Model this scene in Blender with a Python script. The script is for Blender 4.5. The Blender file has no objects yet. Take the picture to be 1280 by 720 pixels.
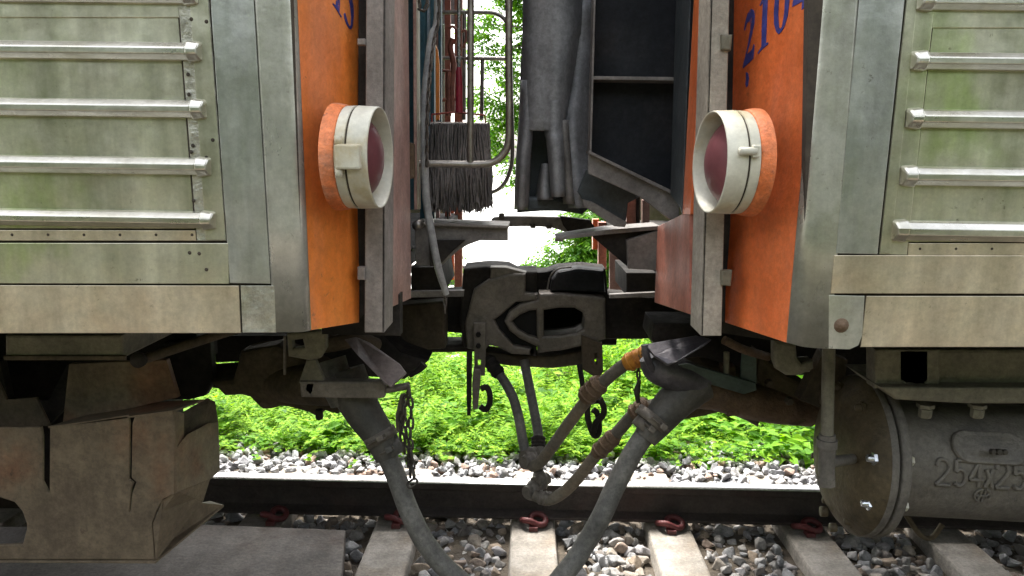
import bpy, bmesh, math, random
import numpy as np
from mathutils import Vector, Matrix
random.seed(7); rng = np.random.default_rng(7)
R = math.radians
S = bpy.context.scene
COL = S.collection

# ------------------------------------------------------------------ camera
CH, FPX = 1.455, 925.0
yaw, pitch, roll = R(1.0), R(9.8), R(0.8)
fw = Vector((-math.sin(yaw)*math.cos(pitch), math.cos(yaw)*math.cos(pitch), -math.sin(pitch)))
rt0 = Vector((math.cos(yaw), math.sin(yaw), 0)); up0 = rt0.cross(fw)
rt = rt0*math.cos(roll)+up0*math.sin(roll); up = rt.cross(fw)
CAM = Vector((0, 0, CH))
cd = bpy.data.cameras.new('camera'); cam = bpy.data.objects.new('camera', cd); COL.objects.link(cam)
cd.sensor_width = 36; cd.lens = 36*FPX/1280; cd.clip_start = 0.05; cd.clip_end = 1000
m = Matrix((rt, up, -fw)).transposed().to_4x4(); m.translation = CAM
cam.matrix_world = m
S.camera = cam

# ------------------------------------------------------------------ light
w = bpy.data.worlds.new("World"); S.world = w; w.use_nodes = True
nt = w.node_tree; bg = nt.nodes['Background']
sky = nt.nodes.new('ShaderNodeTexSky'); sky.sky_type = 'NISHITA'; sky.sun_disc = False
SUN_EL, SUN_AZ = R(56), R(-24)      # azimuth measured clockwise from +Y
sky.sun_elevation = SUN_EL; sky.sun_rotation = SUN_AZ; sky.dust_density = 5; sky.air_density = 1.3
hs = nt.nodes.new('ShaderNodeHueSaturation'); hs.inputs['Saturation'].default_value = 0.28
nt.links.new(sky.outputs[0], hs.inputs['Color']); nt.links.new(hs.outputs[0], bg.inputs['Color'])
bg.inputs['Strength'].default_value = 0.15
sd = bpy.data.lights.new('sun', 'SUN'); sd.energy = 3.0; sd.angle = R(18); sd.color = (1, .95, .88)
sun = bpy.data.objects.new('sun', sd); COL.objects.link(sun)
sdir = Vector((math.sin(SUN_AZ)*math.cos(SUN_EL), math.cos(SUN_AZ)*math.cos(SUN_EL), math.sin(SUN_EL)))
sun.rotation_euler = sdir.to_track_quat('Z', 'Y').to_euler()
S.view_settings.view_transform = 'Standard'; S.view_settings.look = 'None'
S.view_settings.exposure = 2.25; S.view_settings.gamma = 1
S.render.engine = 'CYCLES'; S.cycles.max_bounces = 8; S.cycles.transparent_max_bounces = 12

# ------------------------------------------------------------------ pixel helpers (1280x720 survey of the place)
def ray(px, py): return (fw + rt*((px-640)/FPX) - up*((py-360)/FPX))
def P(px, py, Y): d = ray(px, py); return CAM + d*(Y/d.y)
def PX(px, py, X): d = ray(px, py); return CAM + d*(X/d.x)
def PZ(px, py, z): d = ray(px, py); return CAM + d*((z-CH)/d.z)
def PP(px, py, o, n): d = ray(px, py); return CAM + d*((o-CAM).dot(n)/d.dot(n))
def top(a, b, z):            # continue the straight line b->a up to height z
    d = a-b; return a + d*((z-a.z)/d.z)

# ------------------------------------------------------------------ materials
def mat(name, c1, c2=None, rough=.6, rough2=None, metal=0., scale=6., stretch=(1, 1, 1), spots=None, spot_scale=30, spot_amt=.5,
        bump=.0, bump_scale=60, stain=None, stain_scale=2.5, stain_amt=.5, dent=0., coat=0., isl=None, stain_stretch=(1, 1, 1), grunge=.35, streak=0., spec=.5):
    m = bpy.data.materials.new(name); m.use_nodes = True
    n = m.node_tree.nodes; L = m.node_tree.links; b = n['Principled BSDF']
    tc = n.new('ShaderNodeTexCoord')
    def noise(sc, st=(1, 1, 1), det=6, rg=.6):
        mp = n.new('ShaderNodeMapping'); mp.inputs['Scale'].default_value = st
        L.new(tc.outputs['Object'], mp.inputs[0])
        t = n.new('ShaderNodeTexNoise'); t.inputs['Scale'].default_value = sc; t.inputs['Detail'].default_value = det
        t.inputs['Roughness'].default_value = rg; L.new(mp.outputs[0], t.inputs[0]); return t.outputs[0]
    def ramp(src, a, bb):
        r = n.new('ShaderNodeMapRange'); r.interpolation_type = 'SMOOTHSTEP'; r.inputs[1].default_value = a; r.inputs[2].default_value = bb
        L.new(src, r.inputs[0]); return r.outputs[0]
    def mix(f, A, B):
        x = n.new('ShaderNodeMix'); x.data_type = 'RGBA'
        if isinstance(f, float): x.inputs[0].default_value = f
        else: L.new(f, x.inputs[0])
        for i, v in ((6, A), (7, B)):
            if isinstance(v, tuple): x.inputs[i].default_value = (*v, 1)
            else: L.new(v, x.inputs[i])
        return x.outputs[2]
    base = ramp(noise(scale, stretch), .32, .68)
    col = mix(base, tuple(c1), tuple(c2 or c1))
    if isl:
        g = n.new('ShaderNodeNewGeometry'); cr = n.new('ShaderNodeValToRGB')
        cr.color_ramp.interpolation = 'CONSTANT' if len(isl) > 2 else 'LINEAR'
        els = cr.color_ramp.elements
        for i, c in enumerate(isl):
            e = els[i] if i < 2 else els.new(i/len(isl))
            e.position = i/len(isl) if len(isl) > 2 else float(i); e.color = (*c, 1)
        L.new(g.outputs['Random Per Island'], cr.inputs[0]); col = mix(.72, col, cr.outputs[0])
    if stain:
        s = ramp(noise(stain_scale, stain_stretch, 5), .5, .72)
        mm = n.new('ShaderNodeMath'); mm.operation = 'MULTIPLY'; mm.inputs[1].default_value = stain_amt; L.new(s, mm.inputs[0])
        col = mix(mm.outputs[0], col, tuple(stain))
    if spots:
        s = ramp(noise(spot_scale, (1, 1, 1), 5, .75), .68-.1*spot_amt, .76-.06*spot_amt)
        mk = ramp(noise(spot_scale*.12, (1, 1, 1), 3), .42, .62)
        mm = n.new('ShaderNodeMath'); mm.operation = 'MULTIPLY'; L.new(s, mm.inputs[0]); L.new(mk, mm.inputs[1])
        m2 = n.new('ShaderNodeMath'); m2.operation = 'MULTIPLY'; L.new(mm.outputs[0], m2.inputs[0]); m2.inputs[1].default_value = .8
        col = mix(m2.outputs[0], col, tuple(spots))
    def mul(col, src, lo, hi, a=.3, bb=.7):
        r = n.new('ShaderNodeMapRange'); r.inputs[1].default_value = a; r.inputs[2].default_value = bb; r.inputs[3].default_value = lo; r.inputs[4].default_value = hi
        L.new(src, r.inputs[0]); x = n.new('ShaderNodeMix'); x.data_type = 'RGBA'; x.blend_type = 'MULTIPLY'; x.inputs[0].default_value = 1
        L.new(col, x.inputs[6]); L.new(r.outputs[0], x.inputs[7]); return x.outputs[2]
    if grunge: col = mul(col, noise(75, (1, 1, 1), 6, .8), 1-grunge*.8, 1+grunge*.6, .35, .65); col = mul(col, noise(11, (1, 1, 1), 10, .72), 1-grunge, 1+grunge*.7)
    if streak: col = mul(col, noise(22, (1, 1, .05), 4, .6), 1-streak, 1+streak*.6); col = mul(col, noise(5, (1, 1, .25), 5, .6), 1-streak*.8, 1+streak*.5)
    L.new(col, b.inputs['Base Color'])
    b.inputs['Metallic'].default_value = metal; b.inputs['Specular IOR Level'].default_value = spec
    rr = n.new('ShaderNodeMapRange'); rr.inputs[3].default_value = rough; rr.inputs[4].default_value = rough2 if rough2 is not None else min(1, rough+.15)
    rr.inputs[1].default_value = .3; rr.inputs[2].default_value = .7
    L.new(noise(scale*2.3, stretch), rr.inputs[0]); L.new(rr.outputs[0], b.inputs['Roughness'])
    if coat: b.inputs['Coat Weight'].default_value = coat; b.inputs['Coat Roughness'].default_value = .15
    prev = None
    if dent:
        bp = n.new('ShaderNodeBump'); bp.inputs['Distance'].default_value = dent*1.5; bp.inputs['Strength'].default_value = .6
        L.new(noise(7, (1, 1, 1), 2), bp.inputs['Height']); prev = bp.outputs[0]
    if bump:
        bp = n.new('ShaderNodeBump'); bp.inputs['Distance'].default_value = bump*2.4; bp.inputs['Strength'].default_value = .8
        L.new(noise(bump_scale, (1, 1, 1), 5), bp.inputs['Height'])
        if prev: L.new(prev, bp.inputs['Normal'])
        prev = bp.outputs[0]
    if prev: L.new(prev, b.inputs['Normal'])
    return m
M = {}
M['stainless'] = mat('weathered_stainless', (.47, .46, .34), (.63, .61, .48), .28, .48, .8, 5, (1.3, 1.3, .35), spots=(.10, .08, .05), spot_scale=60, spot_amt=.7, stain=(.30, .42, .09), stain_scale=3.0, stain_amt=.72, stain_stretch=(1.2, 1, .8), bump=.0003, bump_scale=40, dent=.007, streak=.22, grunge=.15)
M['stainless_warm'] = mat('weathered_skirt_steel', (.53, .46, .33), (.70, .62, .48), .34, .5, .75, 4, (1.6, 1.6, .5), spots=(.10, .08, .05), spot_scale=45, spot_amt=.7, stain=(.55, .32, .16), stain_scale=2.6, stain_amt=.5, bump=.0003, bump_scale=40, dent=.007, streak=.17, grunge=.17)
M['stainless_smooth'] = mat('plain_corner_steel', (.44, .45, .42), (.60, .60, .56), .26, .46, .8, 6, (1, 1, .25), spots=(.14, .12, .09), spot_scale=50, spot_amt=.6, stain=(.33, .35, .26), stain_scale=4, stain_amt=.6, stain_stretch=(1, 1, .6), bump=.0004, bump_scale=30, dent=.004, streak=.18, grunge=.16)
M['corner'] = mat('rolled_corner_steel', (.40, .40, .34), (.52, .51, .45), .24, .40, .5, 6, (1, 1, .5), spots=(.14, .12, .09), spot_scale=45, spot_amt=.8, stain=(.27, .28, .19), stain_scale=5, stain_amt=.6, bump=.0005, bump_scale=30, dent=.004, streak=.15, grunge=.17)
M['rib'] = mat('polished_rib_steel', (.56, .54, .48), (.70, .68, .61), .24, .40, .95, 7, (.6, 3, 3), stain=(.45, .42, .30), stain_scale=5, stain_amt=.5, bump=.0002, grunge=.12)
M['crinkled'] = mat('crinkled_edge_steel', (.40, .39, .32), (.56, .55, .48), .34, .5, .7, 9, spots=(.12, .10, .06), spot_scale=40, spot_amt=1, stain=(.34, .32, .22), stain_scale=8, stain_amt=.7, bump=.004, bump_scale=20, dent=.008)
M['grime'] = mat('seam_grime', (.035, .028, .02), (.07, .055, .04), .9)
M['orange'] = mat('orange_paint', (.76, .19, .03), (.86, .27, .05), .32, .5, 0, 5, (1, 1, .5), spots=(.22, .10, .05), spot_scale=46, spot_amt=.8,
                  stain=(.62, .24, .13), stain_scale=3, stain_amt=.6, stain_stretch=(1, 1, .35), bump=.001, bump_scale=70, dent=.003, streak=.10, grunge=.16)
M['orange_red'] = mat('red_orange_paint', (.66, .13, .03), (.78, .19, .055), .34, .5, 0, 5, (1, 1, .5), spots=(.16, .07, .04), spot_scale=50, spot_amt=.9,
                  stain=(.66, .25, .16), stain_scale=3, stain_amt=.5, stain_stretch=(1, 1, .35), bump=.001, bump_scale=70, dent=.003, streak=.12, grunge=.2)
M['collar'] = mat('chipped_orange_collar', (.66, .16, .04), (.72, .22, .08), .5, .7, 0, 9, spots=(.10, .05, .04), spot_scale=60, spot_amt=1, stain=(.45, .22, .14), stain_scale=12, stain_amt=.8, bump=.002, bump_scale=60)
M['maroon'] = mat('faded_red_paint', (.34, .105, .065), (.44, .17, .115), .4, .6, 0, 4, (1, 1, .4), spots=(.12, .06, .04), spot_scale=40, spot_amt=.4,
                  stain=(.40, .22, .17), stain_amt=.6, bump=.0006)
M['maroon_grey'] = mat('faded_pink_paint', (.38, .21, .17), (.46, .29, .25), .4, .6, 0, 4, (1, 1, .4), spots=(.2, .1, .07), spot_scale=40, spot_amt=.2,
                  stain=(.30, .22, .19), stain_amt=.6, bump=.0006)
M['post'] = mat('dusty_grey_post', (.21, .185, .165), (.29, .26, .235), .55, .75, .1, 8, (1, 1, .6), spots=(.12, .10, .085), spot_scale=90, spot_amt=.4,
                stain=(.36, .33, .28), stain_amt=.4, bump=.0005, bump_scale=150)
M['post_pale'] = mat('dusty_pale_post', (.30, .27, .22), (.38, .34, .28), .55, .75, .1, 8, (1, 1, .6), spots=(.2, .17, .13), spot_scale=90, spot_amt=.3,
                stain=(.26, .23, .18), stain_amt=.4, bump=.0005, bump_scale=150)
M['cream'] = mat('cream_lamp_paint', (.52, .50, .40), (.64, .62, .52), .35, .5, 0, 7, (1, 1, 1), spots=(.28, .20, .11), spot_scale=26, spot_amt=.25,
                 stain=(.44, .34, .16), stain_scale=9, stain_amt=.8, bump=.0003, bump_scale=60, grunge=.12, streak=.12)
M['lens'] = mat('red_lens', (.115, .036, .042), (.15, .05, .056), .35, .5, 0, 5, coat=.1, grunge=.15, spec=.35)
M['plug'] = mat('scuffed_black_rubber', (.05, .048, .042), (.095, .088, .075), .5, .75, 0, 9, stain=(.17, .14, .10), stain_scale=6, stain_amt=.6, spots=(.3, .29, .26), spot_scale=55, spot_amt=.5, bump=.001, bump_scale=80)
M['void'] = mat('cavity_shade_black', (.004, .004, .004), (.008, .007, .006), .9)  # almost black, paints the shade deep inside the coupler openings
M['lamp_in'] = mat('lamp_bowl', (.42, .37, .35), (.5, .44, .42), .5)
M['dark'] = mat('greasy_black_steel', (.017, .015, .014), (.042, .036, .031), .65, .9, 0, 9, spec=.2, spots=(.09, .07, .045), spot_scale=40, spot_amt=.4, bump=.001, bump_scale=70)
M['dark_brown'] = mat('grimy_underframe', (.052, .041, .028), (.105, .08, .052), .65, .85, 0, 8, spec=.3, spots=(.13, .07, .03), spot_scale=24, spot_amt=.4, bump=.0015, bump_scale=55, dent=.004)
M['steel'] = mat('grimy_cast_steel', (.135, .12, .10), (.20, .175, .15), .45, .7, .3, 7, spots=(.035, .03, .025), spot_scale=22, spot_amt=.5,
                 stain=(.17, .145, .11), stain_scale=5, stain_amt=.5, bump=.0012, bump_scale=80, dent=.003)
M['olive'] = mat('dusty_olive_steel', (.135, .125, .09), (.19, .175, .125), .55, .75, .1, 6, spots=(.05, .045, .035), spot_scale=30, spot_amt=.4,
                 stain=(.19, .165, .11), stain_scale=4, stain_amt=.5, bump=.0012, bump_scale=70)
M['rustplate'] = mat('rusty_brown_plate', (.135, .10, .066), (.20, .155, .10), .6, .8, .1, 3.5, spots=(.07, .045, .03), spot_scale=14, spot_amt=.4,
                 stain=(.20, .09, .045), stain_scale=3.5, stain_amt=.85, bump=.001, bump_scale=60, dent=.006, streak=.15)
M['cast'] = mat('grey_brake_casting', (.125, .115, .10), (.17, .155, .13), .5, .7, .15, 6, spots=(.06, .055, .045), spot_scale=25, spot_amt=.3,
                stain=(.14, .12, .055), stain_scale=3, stain_amt=.5, bump=.001, bump_scale=130)
M['disc'] = mat('oily_brown_cover', (.060, .045, .024), (.11, .085, .046), .5, .75, 0, 6, spec=.35, spots=(.03, .022, .015), spot_scale=16, spot_amt=.7,
                stain=(.05, .035, .02), stain_scale=6, stain_amt=.8, bump=.0015, bump_scale=50, dent=.004)
M['rustpipe'] = mat('rusty_pipe', (.11, .065, .035), (.17, .11, .065), .6, .8, .1, 12, spots=(.28, .12, .035), spot_scale=30, spot_amt=.3,
                stain=(.06, .045, .035), stain_scale=9, stain_amt=.6, bump=.002, bump_scale=90)
M['rubber'] = mat('dusty_grey_rubber', (.10, .097, .088), (.155, .147, .13), .6, .8, 0, 7, grunge=.45, stain=(.20, .18, .14), stain_scale=4, stain_amt=.6, spots=(.07, .065, .06), spot_scale=50, spot_amt=.3, bump=.0005, bump_scale=160)
M['rubber_brown'] = mat('dusty_brown_rubber', (.085, .075, .06), (.14, .12, .09), .65, .85, 0, 10, stain=(.19, .14, .09), stain_scale=7, stain_amt=.6, bump=.001, bump_scale=120)
M['bellows'] = mat('grey_bellows_sheet', (.19, .195, .21), (.27, .27, .28), .42, .6, 0, 4, (1, 1, .3), stain=(.2, .175, .15), stain_scale=5, stain_amt=.5, stain_stretch=(1, 1, .4), bump=.0012, bump_scale=30, dent=.006)
M['bellows_dark'] = mat('dark_bellows_sheet', (.035, .045, .05), (.06, .07, .075), .5, .7, 0, 4, bump=.001)
M['panel_dark'] = mat('near_black_panel', (.010, .012, .016), (.022, .024, .028), .55, .75, 0, 4, spec=.2, stain=(.06, .05, .045), stain_amt=.4, bump=.0006, dent=.004)  # near-black sheet colour, slightly browner in patches
M['flange'] = mat('scuffed_grey_flange', (.16, .145, .135), (.25, .23, .215), .5, .7, .2, 8, spots=(.06, .05, .045), spot_scale=40, spot_amt=.4, bump=.0008)
M['tube'] = mat('worn_steel_tube', (.30, .27, .24), (.42, .39, .35), .3, .45, .85, 12, spots=(.17, .12, .08), spot_scale=60, spot_amt=.4)
M['chrome'] = mat('bright_handle', (.55, .58, .6), (.65, .67, .7), .2, .35, .9, 10)
M['hosegrey'] = mat('cloudy_grey_hose', (.33, .33, .33), (.45, .45, .44), .3, .5, 0, 10, stain=(.22, .19, .17), stain_scale=6, stain_amt=.7)
M['link'] = mat('grey_chain_steel', (.10, .085, .07), (.17, .15, .13), .45, .65, .5, 20, spots=(.2, .08, .03), spot_scale=50, spot_amt=.4)
M['link_dark'] = mat('dark_chain_steel', (.04, .035, .03), (.08, .07, .055), .5, .7, .4, 20)
M['teal'] = mat('dark_teal_paint', (.018, .07, .10), (.03, .10, .13), .4)
M['lightblue'] = mat('pale_blue_panel', (.48, .55, .62), (.55, .62, .68), .5)
M['mop'] = mat('dark_mop_yarn', (.14, .125, .12), (.26, .235, .225), .95, .95, 0, 40, (1, 1, .2))
M['mop_grip'] = mat('crimson_grip', (.28, .015, .035), (.36, .03, .05), .35)
M['redwire'] = mat('red_wire', (.33, .06, .05), (.40, .09, .07), .5)
M['blue_ink'] = mat('blue_letter_paint', (.035, .040, .20), (.06, .065, .26), .45, spots=(.6, .17, .06), spot_scale=70, spot_amt=1.2)
M['tape'] = mat('yellow_tape', (.55, .24, .02), (.42, .15, .02), .5, .7, 0, 20, spots=(.1, .06, .03), spot_scale=35, spot_amt=.6, bump=.001)
M['lid'] = mat('scuffed_lid_paint', (.075, .07, .08), (.13, .12, .135), .3, .5, .3, 10, spots=(.3, .3, .32), spot_scale=45, spot_amt=.25, bump=.0008)
M['lidrust'] = mat('pinkish_lid', (.15, .12, .115), (.22, .18, .165), .45, .65, .2, 10, spots=(.3, .13, .06), spot_scale=18, spot_amt=.4, bump=.0008)
M['greenbar'] = mat('green_lever', (.045, .07, .058), (.07, .095, .08), .5, .7, .1, 12, spots=(.03, .03, .03), spot_scale=30, spot_amt=.4)
M['railside'] = mat('brown_rail_side', (.040, .032, .029), (.07, .056, .05), .75, .9, .1, 6, (.3, 1, 1), stain=(.06, .03, .025), stain_scale=3, stain_amt=.5, bump=.0015, bump_scale=60)
M['railtop'] = mat('polished_rail_head', (.46, .45, .44), (.56, .55, .54), .25, .36, .9, 10, (.1, 1, 1))
M['concrete'] = mat('sleeper_concrete', (.23, .21, .18), (.31, .285, .25), .8, .95, 0, 7, stain=(.22, .17, .12), stain_scale=5, stain_amt=.6, spots=(.16, .14, .12), spot_scale=90, spot_amt=.35, bump=.0015, bump_scale=90)
M['slab'] = mat('worn_grey_slab', (.085, .073, .062), (.125, .108, .092), .75, .9, 0, 3, (1.5, .6, 1), stain=(.055, .035, .025), stain_scale=3.6, stain_amt=.9, grunge=.45, spots=(.08, .07, .06), spot_scale=16, spot_amt=.35, bump=.002, bump_scale=40, dent=.004)
M['clip'] = mat('maroon_rail_clip', (.10, .02, .022), (.16, .035, .035), .5, .7, 0, 20, stain=(.13, .10, .08), stain_scale=14, stain_amt=.5, bump=.0006)
STN = [(.20, .19, .175), (.30, .29, .275), (.26, .27, .28), (.36, .35, .33), (.19, .20, .21), (.28, .24, .19), (.33, .25, .17), (.42, .41, .40), (.16, .14, .125), (.34, .33, .34), (.25, .18, .13)]
M['stone'] = mat('ballast_stone', (.18, .17, .16), (.36, .34, .32), .8, .95, 0, 25, isl=STN, spots=(.45, .44, .42), spot_scale=70, spot_amt=.15, bump=.0015, bump_scale=90)
M['stone_pale'] = mat('pale_ballast_stone', (.24, .24, .24), (.36, .36, .36), .8, .95, 0, 25, isl=[(.28, .28, .29), (.40, .40, .41), (.33, .32, .31), (.44, .44, .44), (.20, .20, .22), (.37, .37, .38), (.30, .18, .12), (.40, .41, .42), (.15, .15, .16), (.46, .45, .44)], bump=.0015, bump_scale=90)  # paler stone mix for the far shoulder
M['dirt'] = mat('brown_dirt', (.06, .048, .035), (.11, .09, .065), .95, .95, 0, 5, bump=.01, bump_scale=20)
M['soil'] = mat('mossy_soil', (.07, .085, .03), (.12, .11, .055), .95, .95, 0, 3, bump=.01, bump_scale=20)
M['yard'] = mat('pale_yard_gravel', (.42, .42, .40), (.52, .52, .50), .9, .95, 0, 3, bump=.004, bump_scale=40)
M['wallwhite'] = mat('white_wall', (.70, .72, .73), (.76, .78, .79), .8, .9, 0, 1)
M['roofgrey'] = mat('grey_roof_sheet', (.35, .36, .37), (.4, .41, .42), .6)
M['glassdark'] = mat('dark_window_glass', (.03, .04, .05), (.05, .06, .07), .1)
M['bark'] = mat('grey_bark', (.12, .10, .08), (.2, .17, .13), .9, .95, 0, 10, (1, 1, .3), bump=.004, bump_scale=30)
M['white_bag'] = mat('white_plastic', (.75, .76, .78), (.82, .82, .84), .4)
M['red_bag'] = mat('red_plastic', (.5, .04, .07), (.6, .07, .1), .4)

def leafmat(name, cols, trans=.5, rough=.45):
    m = bpy.data.materials.new(name); m.use_nodes = True
    n = m.node_tree.nodes; L = m.node_tree.links; b = n['Principled BSDF']; out = n['Material Output']
    g = n.new('ShaderNodeNewGeometry'); cr = n.new('ShaderNodeValToRGB'); els = cr.color_ramp.elements
    for i, c in enumerate(cols):
        e = els[i] if i < 2 else els.new(.5); e.position = i/(len(cols)-1); e.color = (*c, 1)
    for i, c in enumerate(cols): els[i].position = i/(len(cols)-1); els[i].color = (*c, 1)
    L.new(g.outputs['Random Per Island'], cr.inputs[0]); L.new(cr.outputs[0], b.inputs['Base Color'])
    b.inputs['Roughness'].default_value = .65; b.inputs['Specular IOR Level'].default_value = .2
    t = n.new('ShaderNodeBsdfTranslucent'); hs = n.new('ShaderNodeHueSaturation'); hs.inputs['Value'].default_value = 1.4
    hs.inputs['Saturation'].default_value = 1.15; hs.inputs['Hue'].default_value = .49
    L.new(cr.outputs[0], hs.inputs['Color']); L.new(hs.outputs[0], t.inputs['Color'])
    mx = n.new('ShaderNodeMixShader'); mx.inputs[0].default_value = trans
    L.new(b.outputs[0], mx.inputs[1]); L.new(t.outputs[0], mx.inputs[2]); L.new(mx.outputs[0], out.inputs[0])
    return m
M['leaf_weed'] = leafmat('weed_leaf', [(.03, .10, .006), (.09, .24, .010), (.16, .34, .014), (.23, .40, .03)])
M['leaf_fern'] = leafmat('feathery_leaf', [(.07, .18, .006), (.16, .32, .010), (.27, .43, .018)])
M['leaf_hedge'] = leafmat('hedge_leaf', [(.04, .085, .02), (.07, .12, .03), (.09, .13, .04)], .25)
M['leaf_tree'] = leafmat('tree_leaf', [(.03, .11, .01), (.08, .21, .015), (.15, .30, .03)])
M['dry'] = leafmat('dry_leaf', [(.30, .16, .09), (.42, .26, .15), (.5, .4, .25)], .2)

# ------------------------------------------------------------------ mesh helpers
class MB:
    def __init__(s): s.v = []; s.f = []; s.sm = []
    def add(s, vs, fs, smooth=False):
        o = len(s.v); s.v += [tuple(v) for v in vs]; s.f += [tuple(i+o for i in f) for f in fs]; s.sm += [smooth]*len(fs); return s
    def box(s, x0, x1, y0, y1, z0, z1):
        vs = [(x, y, z) for x in (x0, x1) for y in (y0, y1) for z in (z0, z1)]
        return s.add(vs, [(0, 1, 3, 2), (4, 6, 7, 5), (0, 4, 5, 1), (2, 3, 7, 6), (0, 2, 6, 4), (1, 5, 7, 3)])
    def slab(s, pts, off):
        n = len(pts); off = Vector(off); a = [Vector(p) for p in pts]
        return s.add(a+[p+off for p in a], [tuple(range(n)), tuple(range(2*n-1, n-1, -1))]+[(i, i+n, (i+1) % n+n, (i+1) % n) for i in range(n)])
    def tube(s, path, r, seg=14, smooth=True, cap=True, cr=0):
        p = [Vector(q) for q in path]; rr = list(r) if hasattr(r, '__len__') else [r]*len(p)
        if cr: p, rr = crom(p, rr, cr)
        T = [(p[min(i+1, len(p)-1)]-p[max(i-1, 0)]).normalized() for i in range(len(p))]
        a = Vector((0, 0, 1)) if abs(T[0].z) < .9 else Vector((1, 0, 0))
        u = T[0].cross(a).normalized(); vs = []; fs = []
        for i in range(len(p)):
            u = (u-T[i]*u.dot(T[i])).normalized(); v = T[i].cross(u)
            for k in range(seg):
                t = 2*math.pi*k/seg; vs.append(p[i]+(u*math.cos(t)+v*math.sin(t))*rr[i])
        for i in range(len(p)-1):
            for k in range(seg):
                k2 = (k+1) % seg; fs.append((i*seg+k, i*seg+k2, (i+1)*seg+k2, (i+1)*seg+k))
        s.add(vs, fs, smooth)
        if cap:
            s.add(vs[:seg], [tuple(range(seg-1, -1, -1))]); s.add(vs[-seg:], [tuple(range(seg))])
        return s
    def lathe(s, prof, o, axis, seg=40, smooth=True, closed=True):
        ax = Vector(axis).normalized(); a = Vector((0, 0, 1)) if abs(ax.z) < .9 else Vector((1, 0, 0))
        u = ax.cross(a).normalized(); v = ax.cross(u); o = Vector(o); vs = []; fs = []
        for t, r in prof:
            for k in range(seg):
                q = 2*math.pi*k/seg; vs.append(o+ax*t+(u*math.cos(q)+v*math.sin(q))*max(r, 1e-5))
        for i in range(len(prof)-1):
            for k in range(seg):
                k2 = (k+1) % seg; fs.append((i*seg+k, (i+1)*seg+k, (i+1)*seg+k2, i*seg+k2))
        return s.add(vs, fs, smooth)
    def hexnut(s, o, axis, r, h, seg=6): return s.lathe([(0, 0), (0, r), (h*.8, r), (h, r*.85), (h, 0)], o, axis, seg, False)
    def plate(s, outlines, o, u, v, th, bev=.002, smooth=0):
        """outline(s) given as 3-D points lying on the plane (o,u,v); solid goes from the plane back by th along -(u x v)"""
        u = Vector(u).normalized(); v = Vector(v).normalized(); n = u.cross(v).normalized(); o = Vector(o)
        c = bpy.data.curves.new('tmp', 'CURVE'); c.dimensions = '2D'; c.fill_mode = 'BOTH'
        bev = min(bev, th*.45); c.extrude = th/2-bev; c.bevel_depth = bev; c.bevel_resolution = 1; c.offset = -bev
        for ol in outlines:
            pts = [Vector(p) for p in ol]
            if smooth: pts = crom(pts+[pts[0]], None, smooth, closed=True)[0][:-1]
            sp = c.splines.new('POLY'); sp.points.add(len(pts)-1); sp.use_cyclic_u = True
            for q, p in zip(sp.points, pts): q.co = ((p-o).dot(u), (p-o).dot(v), 0, 1)
        ob = bpy.data.objects.new('tmp', c); COL.objects.link(ob)
        dg = bpy.context.evaluated_depsgraph_get(); me = bpy.data.meshes.new_from_object(ob.evaluated_get(dg))
        s.add([o+u*q.co.x+v*q.co.y+n*(q.co.z-th/2) for q in me.vertices], [tuple(f.vertices) for f in me.polygons])
        bpy.data.objects.remove(ob); bpy.data.curves.remove(c); bpy.data.meshes.remove(me); return s
    def pp(s, pix, Y, th, holes=(), bev=.002, smooth=0):    # plate parallel to the track, surveyed outline at distance Y
        return s.plate([[P(a, b, Y) for a, b in pix]]+[[P(a, b, Y) for a, b in h] for h in holes], (0, Y, 0), (1, 0, 0), (0, 0, 1), th, bev, smooth)
    def chain(s, path, L=.03, r=.0028, wd=.5, cr=8):
        p = crom([Vector(q) for q in path], None, cr)[0]; d = [0]
        for i in range(1, len(p)): d.append(d[-1]+(p[i]-p[i-1]).length)
        step = L-2.6*r; k = 0; t = L/2
        while t < d[-1]:
            i = max(j for j in range(len(d)) if d[j] <= t); i = min(i, len(p)-2)
            c = p[i].lerp(p[i+1], (t-d[i])/max(1e-9, d[i+1]-d[i])); T = (p[i+1]-p[i]).normalized()
            a = T.cross(Vector((.3, 1, .1))).normalized(); b = T.cross(a)
            w_ = (a if k % 2 else b)*.9+(b if k % 2 else a)*.35; w_.normalize()
            ring = []
            for q in range(12):
                an = 2*math.pi*q/12; x = math.cos(an); y = math.sin(an)
                ring.append(c+T*((L/2-r-L*wd/2+r)*(1 if x > 0 else -1)*(abs(x) > .01)+x*(L*wd/2-r))+w_*y*(L*wd/2-r))
            s.tube(ring+[ring[0]], r, 6, cap=False); t += step; k += 1
        return s
def crom(p, r, k, closed=False):
    out = []; ro = []; n = len(p); r = r or [0]*n
    for i in range(n-1):
        a = p[i-1] if i > 0 else (p[-2] if closed else p[0]*2-p[1]); d = p[i+2] if i+2 < n else (p[1] if closed else p[-1]*2-p[-2]); b, c = p[i], p[i+1]
        for j in range(k):
            t = j/k; out.append(.5*((2*b)+(c-a)*t+(2*a-5*b+4*c-d)*t*t+(3*b-a-3*c+d)*t**3)); ro.append(r[i]+(r[i+1]-r[i])*t)
    out.append(p[-1]); ro.append(r[-1]); return out, ro
def mesh_from(name, mb, material, origin=(0, 0, 0)):
    me = bpy.data.meshes.new(name); o = Vector(origin)
    me.from_pydata([tuple(Vector(v)-o) for v in mb.v], [], mb.f); me.polygons.foreach_set('use_smooth', mb.sm)
    me.materials.append(M[material] if isinstance(material, str) else material); me.update(); return me
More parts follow.
